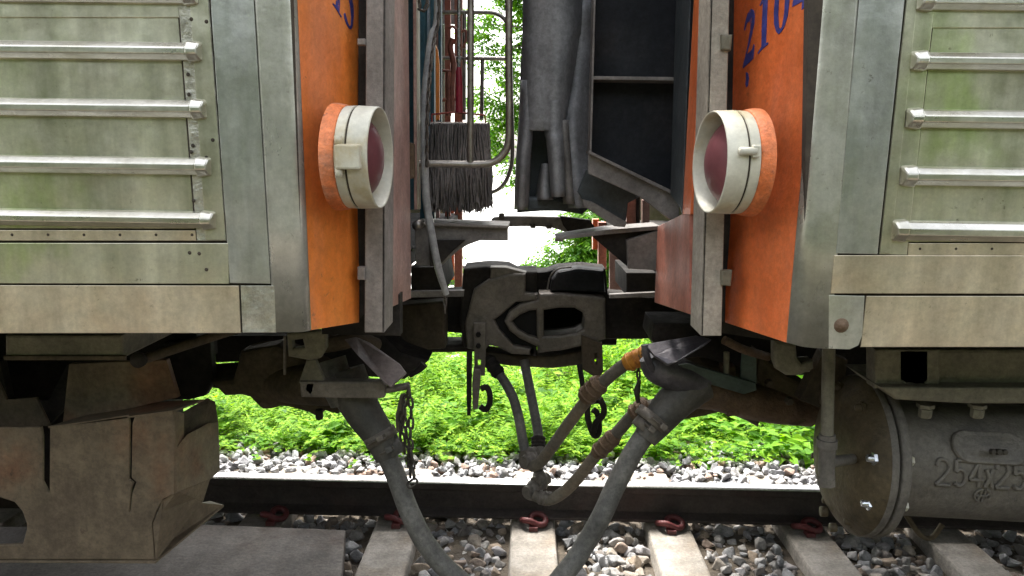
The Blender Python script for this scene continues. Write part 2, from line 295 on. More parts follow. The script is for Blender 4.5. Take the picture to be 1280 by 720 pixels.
def obj(name, mb, material, parent=None, bevel=0, label=None, cat=None, group=None, kind=None, origin=None):
    base = Vector((0, 0, 0)); q = parent
    while q is not None: base += q.location; q = q.parent
    loc = Vector(origin)-base if origin is not None else Vector((0, 0, 0))
    o = bpy.data.objects.new(name, mesh_from(name, mb, material, base+loc)); COL.objects.link(o); o.parent = parent; o.location = loc
    bm = bmesh.new(); bm.from_mesh(o.data)
    if not all(mb.sm): bmesh.ops.recalc_face_normals(bm, faces=bm.faces)
    bm.to_mesh(o.data); bm.free()
    if bevel:
        b = o.modifiers.new('bevel', 'BEVEL'); b.width = bevel; b.segments = 2; b.limit_method = 'ANGLE'; b.angle_limit = R(35)
    return tag(o, label, cat, group, kind)
def tag(o, label=None, cat=None, group=None, kind=None):
    for k, v in (('label', label), ('category', cat), ('group', group), ('kind', kind)):
        if v: o[k] = v
    return o
def thing(name, label, cat, loc=(0, 0, 0), group=None):
    o = bpy.data.objects.new(name, None); COL.objects.link(o); o.location = loc; o.empty_display_size = .1
    return tag(o, label, cat, group)
def copy_tree(o, parent=None):
    c = o.copy(); COL.objects.link(c); c.parent = parent
    for ch in [q for q in bpy.data.objects if q.parent == o]: copy_tree(ch, c)
    return c
def box_obj(name, x0, x1, y0, y1, z0, z1, material, parent, bevel=.003): return obj(name, MB().box(x0, x1, y0, y1, z0, z1), material, parent, bevel)

# ================================================================== GROUND
GZ = -.205
g = MB(); N = 60
xs = list(np.linspace(-9, 9, 73)); ys = list(np.linspace(-6, 9, 61))
xs = [-300, -60]+xs+[60, 300]; ys = [-300, -40]+ys+[30, 100, 400]
def gz(x, y):
    z = GZ-.02
    if y < .6: z = GZ-.05-.03*min(2, .6-y)
    if y > 3.9: z = GZ-.02-.10*min(1, (y-3.9)/1.2)
    return z + (.01*math.sin(x*5.1+y*3)+.008*math.sin(x*11-y*7) if abs(x) < 9 and -6 < y < 9 else 0)
vs = [(x, y, gz(x, y)) for y in ys for x in xs]; nx = len(xs)
g.add(vs, [(j*nx+i, j*nx+i+1, (j+1)*nx+i+1, (j+1)*nx+i) for j in range(len(ys)-1) for i in range(nx-1)])
obj('ground', g, 'dirt', kind='structure')
yb = MB(); zs = GZ-.105
yb.box(-250, 250, 7.6, 390, zs-.2, zs+.004); obj('gravel_yard', yb, 'yard', kind='structure')
bed = MB(); bed.box(-12, 12, 1.2, 3.9, GZ-.12, GZ-.035); obj('track_bed', bed, 'dirt', kind='structure')

# ballast stones
def hulls(n, seed):
    rg = np.random.default_rng(seed); out = []
    for _ in range(n):
        d = rg.normal(size=(13, 3)); d /= np.linalg.norm(d, axis=1)[:, None]; d *= np.array([1, rg.uniform(.6, .95), rg.uniform(.5, .8)])*rg.uniform(.8, 1.1, (13, 1))
        bm = bmesh.new(); [bm.verts.new(p) for p in d]
        r = bmesh.ops.convex_hull(bm, input=bm.verts); bmesh.ops.delete(bm, geom=[q for q in r['geom_interior'] if isinstance(q, bmesh.types.BMVert)], context='VERTS')
        bmesh.ops.dissolve_limit(bm, angle_limit=R(14), verts=bm.verts, edges=bm.edges)
        bmesh.ops.bevel(bm, geom=bm.edges[:], offset=.07, segments=1, affect='EDGES')
        bm.verts.index_update(); out.append((np.array([v.co[:] for v in bm.verts]), [[v.index for v in f.verts] for f in bm.faces])); bm.free()
    return out
HULLS = hulls(28, 3)
def stones(mb, x0, x1, y0, y1, step, size, zf, skip=None, layers=2):
    for ly in range(layers):
        for y in np.arange(y0, y1, step):
            for x in np.arange(x0, x1, step):
                px, py = x+rng.uniform(-.5, .5)*step, y+rng.uniform(-.5, .5)*step
                if skip and skip(px, py): continue
                r = size*rng.uniform(.55, 1.25); a, b, c = rng.uniform(0, 6.28), rng.normal()*.5, rng.normal()*.5
                mt = (Matrix.Rotation(a, 3, 'Z') @ Matrix.Rotation(b, 3, 'X') @ Matrix.Rotation(c, 3, 'Y'))
                V, F = HULLS[rng.integers(len(HULLS))]
                vv = V*r @ np.array(mt).T+np.array([px, py, zf(px, py)+(ly-.6)*size*.55+rng.uniform(-.3, .4)*size])
                o = len(mb.v); mb.v += list(map(tuple, vv)); mb.f += [tuple(i+o for i in f) for f in F]; mb.sm += [False]*len(F)
# sleepers (surveyed centres of their ends at the far rail)
SLX = [P(px, py, 3.07).x for px, py in ((495, 660), (674, 660), (842, 663), (1014, 674), (1186, 684))]
sp = (SLX[-1]-SLX[0])/4; SLX = [SLX[0]-3*sp, SLX[0]-2*sp, SLX[0]-sp]+[SLX[0]+sp*i for i in range(6)]
def on_sleeper(x, y): return any(abs(x-s) < .135 for s in SLX) and y < 3.58
SLZ = -.172
near = MB(); stones(near, -1.4, 3.0, 1.95, 3.20, .052, .041, lambda x, y: GZ-.022, on_sleeper, 2); stones(near, -1.4, 3.0, 1.95, 3.20, .05, .022, lambda x, y: GZ-.02, on_sleeper, 1)
obj('track_ballast', near, 'stone', kind='stuff')
far_b = MB(); stones(far_b, -2.6, 3.2, 3.27, 4.25, .050, .034, lambda x, y: GZ+.02-.03*max(0, y-3.6), None)
obj('shoulder_ballast', far_b, 'stone_pale', kind='stuff')
outer = MB(); stones(outer, -2.6, 3.0, .9, 1.95, .09, .042, lambda x, y: GZ-.02, on_sleeper, 1)
obj('near_ballast', outer, 'stone', kind='stuff')

# rails
def rail(Yc, label):
    t = thing('steel_rail', label, 'rail', (0, Yc, -.158))
    pr = [(-.058, -.158), (-.058, -.146), (-.012, -.128), (-.008, -.045), (-.031, -.034), (-.032, -.004), (.032, -.004), (.031, -.034), (.008, -.045), (.012, -.128), (.058, -.146), (.058, -.158)]
    obj('rail_body', MB().slab([(-12, Yc+y, z) for y, z in pr], (24, 0, 0)), 'railside', t, .003)
    obj('running_surface', MB().slab([(-12, Yc-.0315, -.0045), (-12, Yc+.0315, -.0045), (-12, Yc+.030, .0), (-12, Yc+.022, .0035), (-12, Yc-.022, .0035), (-12, Yc-.030, .0)], (24, 0, 0)), 'railtop', t)
    return t
rail(3.2, 'far rail with bright polished top crossing the picture behind the hanging hoses')
rail(2.14, 'near rail of the track, under the near wheels of the train')
# sleepers
s0 = MB(); L0, L1 = 1.62, 3.72; a, b = .098, .118
s0.add([(-a, L0, SLZ), (a, L0, SLZ), (a, L1, SLZ), (-a, L1, SLZ), (-b, L0, SLZ-.16), (b, L0, SLZ-.16), (b, L1, SLZ-.16), (-b, L1, SLZ-.16)],
       [(0, 1, 2, 3), (7, 6, 5, 4), (0, 4, 5, 1), (1, 5, 6, 2), (2, 6, 7, 3), (3, 7, 4, 0)])
slab_names = ['concrete sleeper far left, hidden under the rusty guard', 'concrete sleeper left of the grey slab', 'concrete sleeper buried under the grey slab at lower left',
              'concrete sleeper crossed by the left side of the thick grey cable', 'concrete sleeper seen end-on below the brake hose couplings', 'concrete sleeper just right of the thick cable, sloping right',
              'concrete sleeper left of the round brake cylinder cover', 'concrete sleeper under the lettered brake cylinder', 'concrete sleeper beyond the right edge of the lettered cylinder']
first = obj('concrete_sleeper', s0, 'concrete', None, .012)
CL = MB()   # spring clip: a bent rod
cz = -.163
pth = [(-.048, -.055, .004), (-.050, -.085, .018), (-.040, -.110, .030), (-.012, -.118, .030), (.022, -.118, .014), (.048, -.108, .012), (.056, -.085, .022), (.040, -.066, .034), (.012, -.060, .036), (-.006, -.066, .028), (-.01, -.085, .018)]
CL.tube([Vector((x, 3.2+y, cz+z)) for x, y, z in pth], .0135, 10, cr=5)
CL.box(-.018, .02, 3.055, 3.10, cz-.012, cz+.012)
clip_first = None
for i, x in enumerate(SLX):
    o = first if i == 0 else first.copy()
    if i: COL.objects.link(o)
    o.location = (x, 0, 0.0005*i); tag(o, slab_names[i], 'sleeper', 'concrete sleepers under the track')
    if i in (2, 3, 4, 5, 6):
        lab = {2: 'dark red rail clip above the grey slab at lower left', 3: 'dark red rail clip behind the left side of the thick grey cable', 4: 'dark red rail clip directly below the brake hose couplings',
               5: 'dark red rail clip right of the thick cable, tipped upright', 6: 'dark red rail clip in shadow beside the round brake cylinder cover'}[i]
        if clip_first is None: c = clip_first = obj('rail_clip', CL, 'clip')
        else: c = clip_first.copy(); COL.objects.link(c)
        c.location = (x+(.0 if i != 2 else .0), 0, 0); c.rotation_euler = (0, 0, 0)
        if i == 2: c.location.x = P(341, 645, 3.1).x
        tag(c, lab, 'rail clip', 'red spring clips holding the far rail')
# slab lower left
sz = -.135
sl = MB(); sl.slab([PZ(-150, 660, sz), PZ(250, 655, sz), PZ(432, 662, sz), PZ(427, 722, sz), PZ(415, 850, sz), PZ(-300, 850, sz)], (0, 0, -.09))
obj('paving_slab', sl, 'slab', None, .006, label='flat worn grey slab on the track at the lower left, below the rusty guard', cat='slab')

# ================================================================== LEAVES
def leaf(mb, c, d, n, L, W):
    d = Vector(d).normalized(); n = Vector(n); n = (n-d*n.dot(d)).normalized(); sd_ = d.cross(n); c = Vector(c)
    o = len(mb.v)
    mb.v += [tuple(c), tuple(c+d*L*.45+sd_*W*.5+n*W*.12), tuple(c+d*L*.45-sd_*W*.5+n*W*.12), tuple(c+d*L*.5-n*W*.05), tuple(c+d*L-n*L*.15)]
    mb.f += [(o, o+1, o+3), (o, o+3, o+2), (o+1, o+4, o+3), (o+3, o+4, o+2)]; mb.sm += [False]*4
weed = MB(); fern = MB(); dry = MB()
U = rng.uniform
def patch(x): return .5+.5*math.sin(x*3.1+1)
for _ in range(3000):
    x, y = U(-3.2, 3.4), 3.98+U(0, 1)**1.2*3.0
    right = x > .95+rng.normal()*.25
    hgt = (.06+.20*U(0, 1)*patch(3*x-2*y)+.16*min(1, max(0, y-4.2)))*(.75+.5*patch(x+y))
    if right or U(0, 1) < .3+.4*patch(2.3*x+5):
        sz_ = U(.055, .125) if right else U(.05, .10)
        for k in range(rng.integers(8, 17)):
            an = U(0, 6.28); rad = U(0, .09); zz = gz(x, y)+hgt*U(.35, 1.1)
            dd = Vector((math.cos(an), math.sin(an), U(-.2, .5))); leaf(weed, (x+rad*math.cos(an), y+rad*math.sin(an), zz), dd, (U(-.4, .4), U(-.6, .1), 1), sz_*U(.6, 1.2), sz_*U(.4, .65))
    if not right:
        for k in range(rng.integers(3, 7)):        # feathery fronds
            an = U(0, 6.28); base = Vector((x+U(-.06, .06), y+U(-.06, .06), gz(x, y))); tip = base+Vector((math.cos(an)*.14, math.sin(an)*.14, hgt*U(.7, 1.35)+.03))
            mid = base.lerp(tip, .6)+Vector((0, 0, .05)); nseg = 9
            for q in range(2, nseg):
                t = q/nseg; c = base*(1-t)**2+mid*2*t*(1-t)+tip*t*t; tn = (mid-base)*(1-t)+(tip-mid)*t; sd2 = tn.cross(Vector((0, 0, 1))).normalized()
                for s_ in (-1, 1): leaf(fern, c, sd2*s_+tn.normalized()*.5, (U(-.2, .2), U(-.2, .2), 1), U(.03, .052), U(.010, .018))
    if U(0, 1) < .12: leaf(dry, (x, y-.1, gz(x, y)+U(.0, .05)), (U(-1, 1), U(-1, 1), 0), (0, -.3, 1), U(.04, .08), U(.03, .05))
for _ in range(230):
    x, y = U(-2.6, 3.0), U(4.15, 5.6); z0 = gz(x, y); H = U(.14, .40); lean = Vector((U(-.25, .25), U(-.25, .1), 1)); big = U(.07, .13)
    for k in range(9):
        t = .25+.75*k/9; an = k*2.4+U(0, .6); c = Vector((x, y, z0))+lean*H*t
        leaf(weed, c, (math.cos(an), math.sin(an), .25), (U(-.2, .2), U(-.4, .1), 1), big*(1.15-.5*t), big*.62*(1.15-.5*t))
for _ in range(260):   # stragglers creeping over the shoulder
    x, y = U(-1.8, 2.4), 4.05-abs(rng.normal())*.1
    for k in range(5): an = U(0, 6.28); leaf(weed, (x, y, GZ+.045+U(0, .03)), (math.cos(an), math.sin(an), .3), (0, -.3, 1), U(.02, .05), U(.015, .03))
obj('broadleaf_weeds', weed, 'leaf_weed', kind='stuff'); obj('feathery_undergrowth', fern, 'leaf_fern', kind='stuff'); obj('fallen_leaves', dry, 'dry', kind='stuff')

def plant(name, label, cat, base, blobs, n, L, W, trunk, group=None, mt='leaf_tree', limbs=9):
    t = thing(name, label, cat, base, group); base = Vector(base)
    tr = MB(); pts = [base]+[base+Vector(q) for q in trunk]
    tr.tube(pts, [.07*(1-.7*i/len(pts))*(1 if name == 'shade_tree' else .35) for i in range(len(pts))], 10, cr=4)
    lv = MB(); tot = sum(b[3]**2 for b in blobs)
    for bx_, by_, bz_, br in blobs:
        c = base+Vector((bx_, by_, bz_)); tr.tube([pts[-1].lerp(pts[-2], U(0, .9)), (pts[-1]+c)/2+Vector((0, 0, .05)), c], [.02, .012, .005], 6, cr=4)
        for _ in range(int(n*br*br/tot/7)):
            d = Vector(rng.normal(size=3)).normalized(); q = c+d*br*U(.35, 1.05)**.7; an = U(0, 6.28)
            tw = Vector((math.cos(an), math.sin(an), U(-.7, .1))).normalized(); sd2 = tw.cross(Vector((0, 0, 1))).normalized()
            for k in range(7):
                s_ = -1 if k % 2 else 1; leaf(lv, q+tw*L*.45*k, sd2*s_*.9+tw*.6+Vector((0, 0, -.2)), (U(-.4, .4), U(-.5, .2), 1), L*U(.7, 1.2), W*U(.7, 1.2))
    obj('trunk', tr, 'bark', t); obj('foliage', lv, mt, t); return t
c = P(742, 300, 7.2)
plant('leafy_bush', 'bright green bush beyond the grass, seen through the gap right of centre', 'bush', (c.x, 7.2, GZ-.1),
      [(-.45, 0, .55, .18), (-.6, 0, .7, .12), (0, 0, .5, .3), (0, 0, .75, .30), (-.3, 0, .62, .22), (.25, 0, .8, .3), (-.12, -.05, .95, .24), (-.42, 0, .82, .13), (.3, .1, 1.15, .3), (0, .1, 1.2, .25)], 17000, .07, .028, [(0, 0, .4), (.05, 0, .8)])
c = P(705, 150, 10)
plant('shade_tree', 'tall tree with loose green foliage behind the handrails', 'tree', (c.x+.2, 10, GZ-.1),
      [(-1.0, 0, 2.35, .26), (-1.15, .1, 2.05, .20), (-.95, .1, 2.8, .22), (-1.05, 0, 1.85, .16), (-1.25, 0, 2.55, .18), (-.75, 0, 2.35, .28), (-.85, .1, 3.15, .2), (-.35, 0, 2.1, .32), (-.3, 0, 2.7, .35), (0, 0, 3.3, .7), (.5, 0, 2.8, .6), (-.62, .2, 3.6, .35), (.9, .2, 3.6, .8), (-.1, 0, 4.3, .9), (-.45, 0, 1.75, .2), (-.95, 0, 3.9, .28), (-1.3, 0, 3.5, .25), (-1.2, 0, 3.1, .2), (-.8, 0, 1.6, .2)], 40000, .08, .038, [(.05, 0, 1.2), (0, .1, 2.2), (.1, 0, 3.2)])
c = P(788, 440, 5.2)
plant('leafy_shrub', 'low green shrub in the grass right of the coupler', 'shrub', (c.x, 5.4, GZ-.1),
      [(0, 0, .22, .14), (.05, 0, .36, .12), (-.08, 0, .1, .12), (.2, .1, .15, .15), (.35, .1, .1, .15)], 2600, .045, .026, [(0, 0, .15), (.02, 0, .3)], mt='leaf_weed')
c = P(572, 350, 7.6)
plant('leafy_sapling', 'thin green sapling just left of the gap, beyond the red post', 'sapling', (c.x-.1, 7.6, GZ-.1),
      [(0, 0, .5, .17), (-.1, 0, .75, .2), (.0, 0, .28, .15)], 1500, .05, .022, [(0, 0, .3), (-.03, 0, .6)])
# unseen trees added behind the viewer to green and darken the steel reflections
for i in range(9):
    x, y = -13+i*3.3, -6.2-.5*(i % 2)
    if i == 0: hedge = plant('reflection_tree', 'unseen bushy tree added behind the viewer for reflections in the steel', 'tree', (x, y, GZ-.1),
          [(q, p_, z, .95) for q, p_, z in ((0, 0, .7), (1.1, 0, .8), (-1.1, .1, .9), (0, 0, 1.8), (1.2, 0, 2.0), (-1.2, 0, 2.0), (.3, 0, 3.0), (-.8, .1, 2.9), (1.3, 0, 3.1), (0, 0, 4.0), (1, 0, 4.1), (-1, 0, 4.2))], 15000, .2, .13, [(0, 0, 1), (0, .1, 2), (0, .1, 3)], 'unseen trees added behind the viewer', mt='leaf_hedge')
    else: hq = copy_tree(hedge); hq.location = (x, y, GZ-.1); hq.rotation_euler.z = (i % 2)*math.pi+.2*(i % 3)

# far yard: track rails, pale shed
for i, yy in enumerate((10.4, 11.5)):
    obj('steel_rail', MB().box(-40, 40, yy-.03, yy+.03, zs+.0045, zs+.12), 'railside', None, .004, label=('nearer' if i == 0 else 'farther')+' rail of the second track across the pale yard', cat='rail')
def bag(name, c, s, mt, label):
    bm = bmesh.new(); bmesh.ops.create_icosphere(bm, subdivisions=3, radius=1)
    for v in bm.verts: v.co *= 1+.22*math.sin(v.co.x*5+v.co.z*7)*math.cos(v.co.y*6); v.co = Vector((v.co.x*s[0], v.co.y*s[1], v.co.z*s[2]))
    mb = MB().add([v.co+Vector(c) for v in bm.verts], [[v.index for v in f.verts] for f in bm.faces], True); bm.free(); obj(name, mb, mt, None, label=label, cat='bag', origin=c)
c = P(568, 452, 5.8); bag('plastic_bag', (c.x, 5.8, c.z), (.10, .06, .055), 'white_bag', 'white plastic bag lying in the weeds left below the coupler')
c = P(573, 458, 5.6); bag('plastic_bag', (c.x, 5.6, c.z), (.045, .04, .018), 'red_bag', 'small red plastic bag in front of the white one')
c = P(640, 466, 5.6); bag('plastic_sheet', (c.x, 5.6, c.z), (.16, .08, .02), 'white_bag', 'flat white plastic sheet on the weeds below the coupler')

# ================================================================== COACHES
ZT = 2.75
LC = thing('railway_coach', 'left coach with ribbed steel side, plain orange end panel and rusty guard beneath', 'railway coach', (-2, 2.7, 0), 'coaches coupled together')
RC = thing('railway_coach', 'right coach with orange end panel numbered 2104 and lettered brake cylinder beneath', 'railway coach', (2, 2.7, 0), 'coaches coupled together')
YS = 1.35
def quad(mb, tl, tr_, br, bl, Y, th=.004, bev=.0012, up_=True, low=None):
    a, b, c, d = P(*tl, Y), P(*tr_, Y), P(*br, Y), P(*bl, Y)
    if up_: a = top(a, d, ZT); b = top(b, c, ZT)
    return mb.plate([[a, b, c, d]], (0, Y, 0), (1, 0, 0), (0, 0, 1), th, bev)
EX = 2200   # how far the sides run out of frame (pixels)
# --- left side skins
grime = MB(); quad(grime, (-EX, 0), (366, 0), (380, 411), (-EX, 417), YS+.0045, .02); obj('backing_sheet', grime, 'grime', LC)
def sk(root, name, mt, tl, tr_, br, bl, Y=YS, up_=False, th=.004): q = MB(); quad(q, tl, tr_, br, bl, Y, th, .0012, up_); return obj(name, q, mt, root)
sk(LC, 'side_panel', 'stainless', (-EX, 0), (221, 0), (243, 286), (-EX, 282), YS+.004, True)
sk(LC, 'frame_strip', 'crinkled', (222.5, 0), (261, 0), (283, 301), (246, 301), YS, True)
sk(LC, 'frame_lip', 'stainless', (237, 0), (260, 0), (282, 300), (257, 300), YS-.002, True, .0018)
sk(LC, 'trim_strip', 'stainless_warm', (-EX, 284), (244, 288), (245, 301), (-EX, 300), YS-.001)
sk(LC, 'side_band', 'stainless', (-EX, 301.5), (285, 304), (286, 355), (-EX, 350), YS-.004)
sk(LC, 'door_plate', 'stainless_smooth', (263, 0), (317, 0), (338, 355), (287, 354), YS-.003, True)
sk(LC, 'skirt_panel', 'stainless_warm', (-EX, 353), (298.5, 357), (301, 416.5), (-EX, 419), YS-.001)
# upper lap line
sk(LC, 'lap_panel', 'stainless', (-EX, -40), (222, -40), (224, 22), (-EX, 20), YS+.0015)
# --- right side skins
grime = MB(); quad(grime, (1010, 0), (EX+1280, 0), (EX+1280, 434), (1003, 431), YS+.0045, .02); obj('backing_sheet', grime, 'grime', RC)
sk(RC, 'side_panel', 'stainless', (1170, 0), (EX+1280, 0), (EX+1280, 303), (1135, 303), YS+.004, True)
sk(RC, 'frame_strip', 'stainless', (1133, 0), (1169, 0), (1134, 319), (1099, 318), YS, True)
sk(RC, 'frame_lip', 'stainless', (1134, 0), (1147, 0), (1113, 317), (1100, 316), YS-.002, True, .0018)
sk(RC, 'trim_strip', 'stainless_warm', (1136, 304), (EX+1280, 304), (EX+1280, 321), (1135, 319), YS-.001)
sk(RC, 'side_band', 'stainless_warm', (1043, 319), (EX+1280, 322), (EX+1280, 370), (1038.5, 367), YS-.004)
sk(RC, 'door_plate', 'stainless_smooth', (1074, 0), (1131, 0), (1097, 318), (1045, 317), YS-.003, True)
sk(RC, 'skirt_panel', 'stainless_warm', (1083, 370), (EX+1280, 371.5), (EX+1280, 434), (1076, 434), YS-.001)
sk(RC, 'lap_panel', 'stainless', (1168, -40), (EX+1280, -40), (EX+1280, 36), (1165, 35), YS+.0015)
# --- ribs
def ribs(root, rows, xe, out, sgn):
    for (y0, y1), xp in zip(rows, xe):
        zt = P(xp-sgn*40, y0, YS-.015).z; zb = P(xp-sgn*40, y1, YS-.006).z; xe_ = P(xp, (y0+y1)/2, YS-.01).x; xf = out
        h = zt-zb; cap = .028
        def prof(e, x): 
            return [(x, YS+.006, zt+e+.001), (x, YS-.009-e, zt-.002+e), (x, YS-.018-e, zt-h*.36), (x, YS-.018-e, zb+h*.30), (x, YS-.006-e, zb-e), (x, YS+.006, zb-e)]
        x1 = xe_-sgn*cap
        r = obj('side_rib', MB().slab(prof(0, xf), (x1-xf, 0, 0)), 'rib', root, .0015)
        e0 = prof(.0035, x1+sgn*.0005); e1 = [(xe_-(sgn*.007 if j in (1, 2, 3, 4) else 0), y, z) for j, (_, y, z) in enumerate(prof(.001, xe_))]
        n = 6; obj('end_cap', MB().add(e0+e1, [tuple(range(n)), tuple(range(2*n-1, n-1, -1))]+[(i, i+n, (i+1) % n+n, (i+1) % n) for i in range(n)]), 'rib', r, .003)
ribs(LC, [(-95, -70), (-22, 4), (51, 75), (124, 147), (197, 218.5), (265, 285)], [241, 247, 252.5, 258, 264, 270], -4.5, 1)
ribs(RC, [(-83, -60), (-10, 12), (63.5, 87), (136, 160), (208.5, 232), (277, 301)], [1154, 1147, 1139, 1133, 1126, 1115], 4.5, -1)
def dots(root, name, pts, Y, mt, rr=.0035):
    for a, b in pts: obj(name, MB().lathe([(-.0012, 0), (-.001, rr*.6), (.0, rr)], P(a, b, Y), (0, 1, 0), 10), mt, root)
dots(LC, 'rivet_head', [(-300+i*45, 293.5) for i in range(13)], YS-.001, 'grime', .0028)
dots(LC, 'screw_hole', [(239, 24), (258, 27), (235, 93), (236, 118), (241, 182), (239, 190), (266, 175), (258, 197), (242, 251)], YS-.0022, 'grime', .0036)
dots(LC, 'screw_hole', [(237, 316), (249, 317), (258, 337)], YS-.0042, 'grime', .0036)
dots(RC, 'rivet_head', [(1150+i*45, 311) for i in range(13)], YS-.001, 'grime', .0025)
# --- corner posts, rolled steel round the end of the side
def rolled(root, name, mt, cols, yb, th=.004, ztop=ZT):
    """cols: (x at y=0, x at y=yb, Y, yb_i)"""
    mb = MB(); lo = []; hi = []
    for x0, x1, Y, yy in cols:
        a, b = P(x0, 0, Y), P(x1, yy, Y); lo.append(b); hi.append(top(a, b, ztop))
    lo, _ = crom(lo, None, 5); hi, _ = crom(hi, None, 5); n = len(lo); nz = 8; vs = []
    for k in range(nz+1): vs += [lo[i].lerp(hi[i], k/nz) for i in range(n)]
    fs = [(k*n+i, k*n+i+1, (k+1)*n+i+1, (k+1)*n+i) for k in range(nz) for i in range(n-1)]
    mb.add(vs, fs, True); o = obj(name, mb, mt, root); sm = o.modifiers.new('thickness', 'SOLIDIFY'); sm.thickness = th; sm.offset = 0; return o
rolled(LC, 'corner_post', 'corner', [(319, 343, YS, 415), (335, 358, YS-.001, 415), (352, 371, YS+.000, 415), (364, 382, YS+.008, 414), (370.5, 388, YS+.022, 412)], 415)
sk(LC, 'corner_gusset', 'crinkled', (300.5, 357), (343, 357), (345, 416), (303, 416), YS-.003)
rolled(RC, 'corner_post', 'corner', [(1022, 984, YS+.022, 428), (1028, 992, YS+.008, 430), (1038, 1003, YS, 433), (1055, 1021, YS-.001, 435), (1072, 1037, YS, 436)], 436)
q = MB().pp([(1036, 369), (1081, 370), (1078, 420), (1073, 432), (1062, 437), (1036, 436)], YS-.003, .004, bev=.001); obj('corner_gusset', q, 'corner', RC)
obj('rusted_bolt', MB().lathe([(-.001, .014), (.001, .012), (.0015, .008), (.005, .0065), (.006, 0)], P(1052, 407, YS-.004), (0, -1, 0), 14), 'rustpipe', RC)
# --- orange end panels
def endpanel(root, mt, a0, a1, Ya, b0, b1, Yb, name='end_panel'):
    A0, A1, B0, B1 = P(*a0, Ya), P(*a1, Ya), P(*b0, Yb), P(*b1, Yb)
    n = (B1-A1).cross(A0-A1).normalized()
    if n.y > 0: n = -n
    B0 = PP(b0[0], b0[1], A1, n)
    mb = MB().slab([top(A0, A1, ZT), top(B0, B1, ZT), B1, A1], -n*.006); obj(name, mb, mt, root, .001); return A1, n
LO, LN = endpanel(LC, 'orange', (370.5, 0), (387.5, 413), YS+.024, (452, 0), (449, 403), 1.53)
RO, RN = endpanel(RC, 'orange_red', (1022, 0), (984.5, 429), YS+.024, (913, 0), (906, 403), 1.57)
# dark strips painting the shaded gap between end panel and collision post
sk(LC, 'gap_shade_strip', 'dark', (448, 0), (462, 0), (462, 385), (446, 402), 1.535, True, .01)
sk(RC, 'gap_shade_strip', 'dark', (898, 0), (918, 0), (911, 404), (896, 400), 1.575, True, .01)
# --- collision posts
def post(root, f0, f1, sx, yb_, Yf, Ys, mt):
    fa, fb = P(f0[0], 0, Yf), P(f0[1], yb_, Yf); ga, gb = P(f1[0], 0, Yf), P(f1[1], yb_, Yf)
    fa, ga = top(fa, fb, ZT), top(ga, gb, ZT); d = Vector((0, Ys-Yf, 0)); t = .006; sgn = 1 if gb.x > fb.x else -1
    obj('collision_post', MB().slab([fa, ga, gb, fb], (0, t, 0)).slab([ga-Vector((sgn*t, 0, 0)), ga, gb, gb-Vector((sgn*t, 0, 0))], d), mt, root, .002)
post(LC, (457.5, 455.5), (482, 480.5), 0, 416, 1.50, 1.60, 'post')
post(RC, (912, 902), (888, 876), 0, 420, 1.50, 1.60, 'post_pale')
for yy in (52, 342):
    sz2 = 8 if yy > 100 else 4
    obj('post_clip', MB().pp([(446.5, yy-sz2), (456, yy-sz2), (456, yy+sz2), (446.5, yy+sz2)], 1.49, .02), 'post', LC)
for yy in (52, 347): obj('post_clip', MB().pp([(902, yy-9), (916, yy-9), (914, yy+11), (902, yy+10)], 1.49, .02, bev=.003), 'olive', RC)
# --- end walls facing the gap
XL = P(490, 383, 1.60).x; XR = P(863, 392, 1.60).x
def wallpoly(root, name, pix, X, mt, th=.012, extend=None):
    pts = [PX(a, b, X) for a, b in pix]
    if extend:
        for i, j in extend: pts[i] = Vector((X, pts[j].y, ZT))
    s_ = -1 if X < 0 else 1
    return obj(name, MB().slab(pts, (s_*th, 0, 0)), mt, root, .0015)
wallpoly(LC, 'end_wall', [(490, 0), (490, 384), (514, 373), (519, 0)], XL, 'maroon_grey', extend=[(0, 1), (3, 2)])
wallpoly(RC, 'end_wall', [(862, 393), (862, 262), (848, 270), (822, 283), (818, 378)], XR, 'maroon')
wallpoly(RC, 'end_wall_edge', [(863, 268), (876, 0), (861, 0), (853, 268)], XR-.001, 'orange_red', extend=[(1, 0), (2, 3)])
def vbar(root, name, x0, x1, yt, yb_, Y, th, mt, x0b=None, x1b=None, up_=True, bev=.0015):
    a, b = P(x0, yt, Y), P(x1, yt, Y); c, d = P(x1b if x1b else x1, yb_, Y), P(x0b if x0b else x0, yb_, Y)
    if up_: a, b = Vector((a.x, Y, ZT)), Vector((b.x, Y, ZT))
    return obj(name, MB().plate([[a, b, c, d]], (0, Y, 0), (1, 0, 0), (0, 0, 1), th, bev), mt, root)
vbar(LC, 'door_seal', 517.5, 521, 0, 262, 1.96, .05, 'maroon_grey'); vbar(LC, 'door_edge', 521.5, 524, 0, 262, 1.97, .03, 'cream')
vbar(LC, 'door_frame', 524.5, 533, 0, 285, 2.25, .06, 'teal', 525, 531)
vbar(LC, 'door_pane', 533.3, 539, 0, 270, 2.32, .01, 'lightblue'); vbar(LC, 'door_frame', 539, 543, 0, 275, 2.30, .04, 'teal')
vbar(LC, 'door_frame', 548, 551.5, 0, 262, 2.6, .04, 'teal')
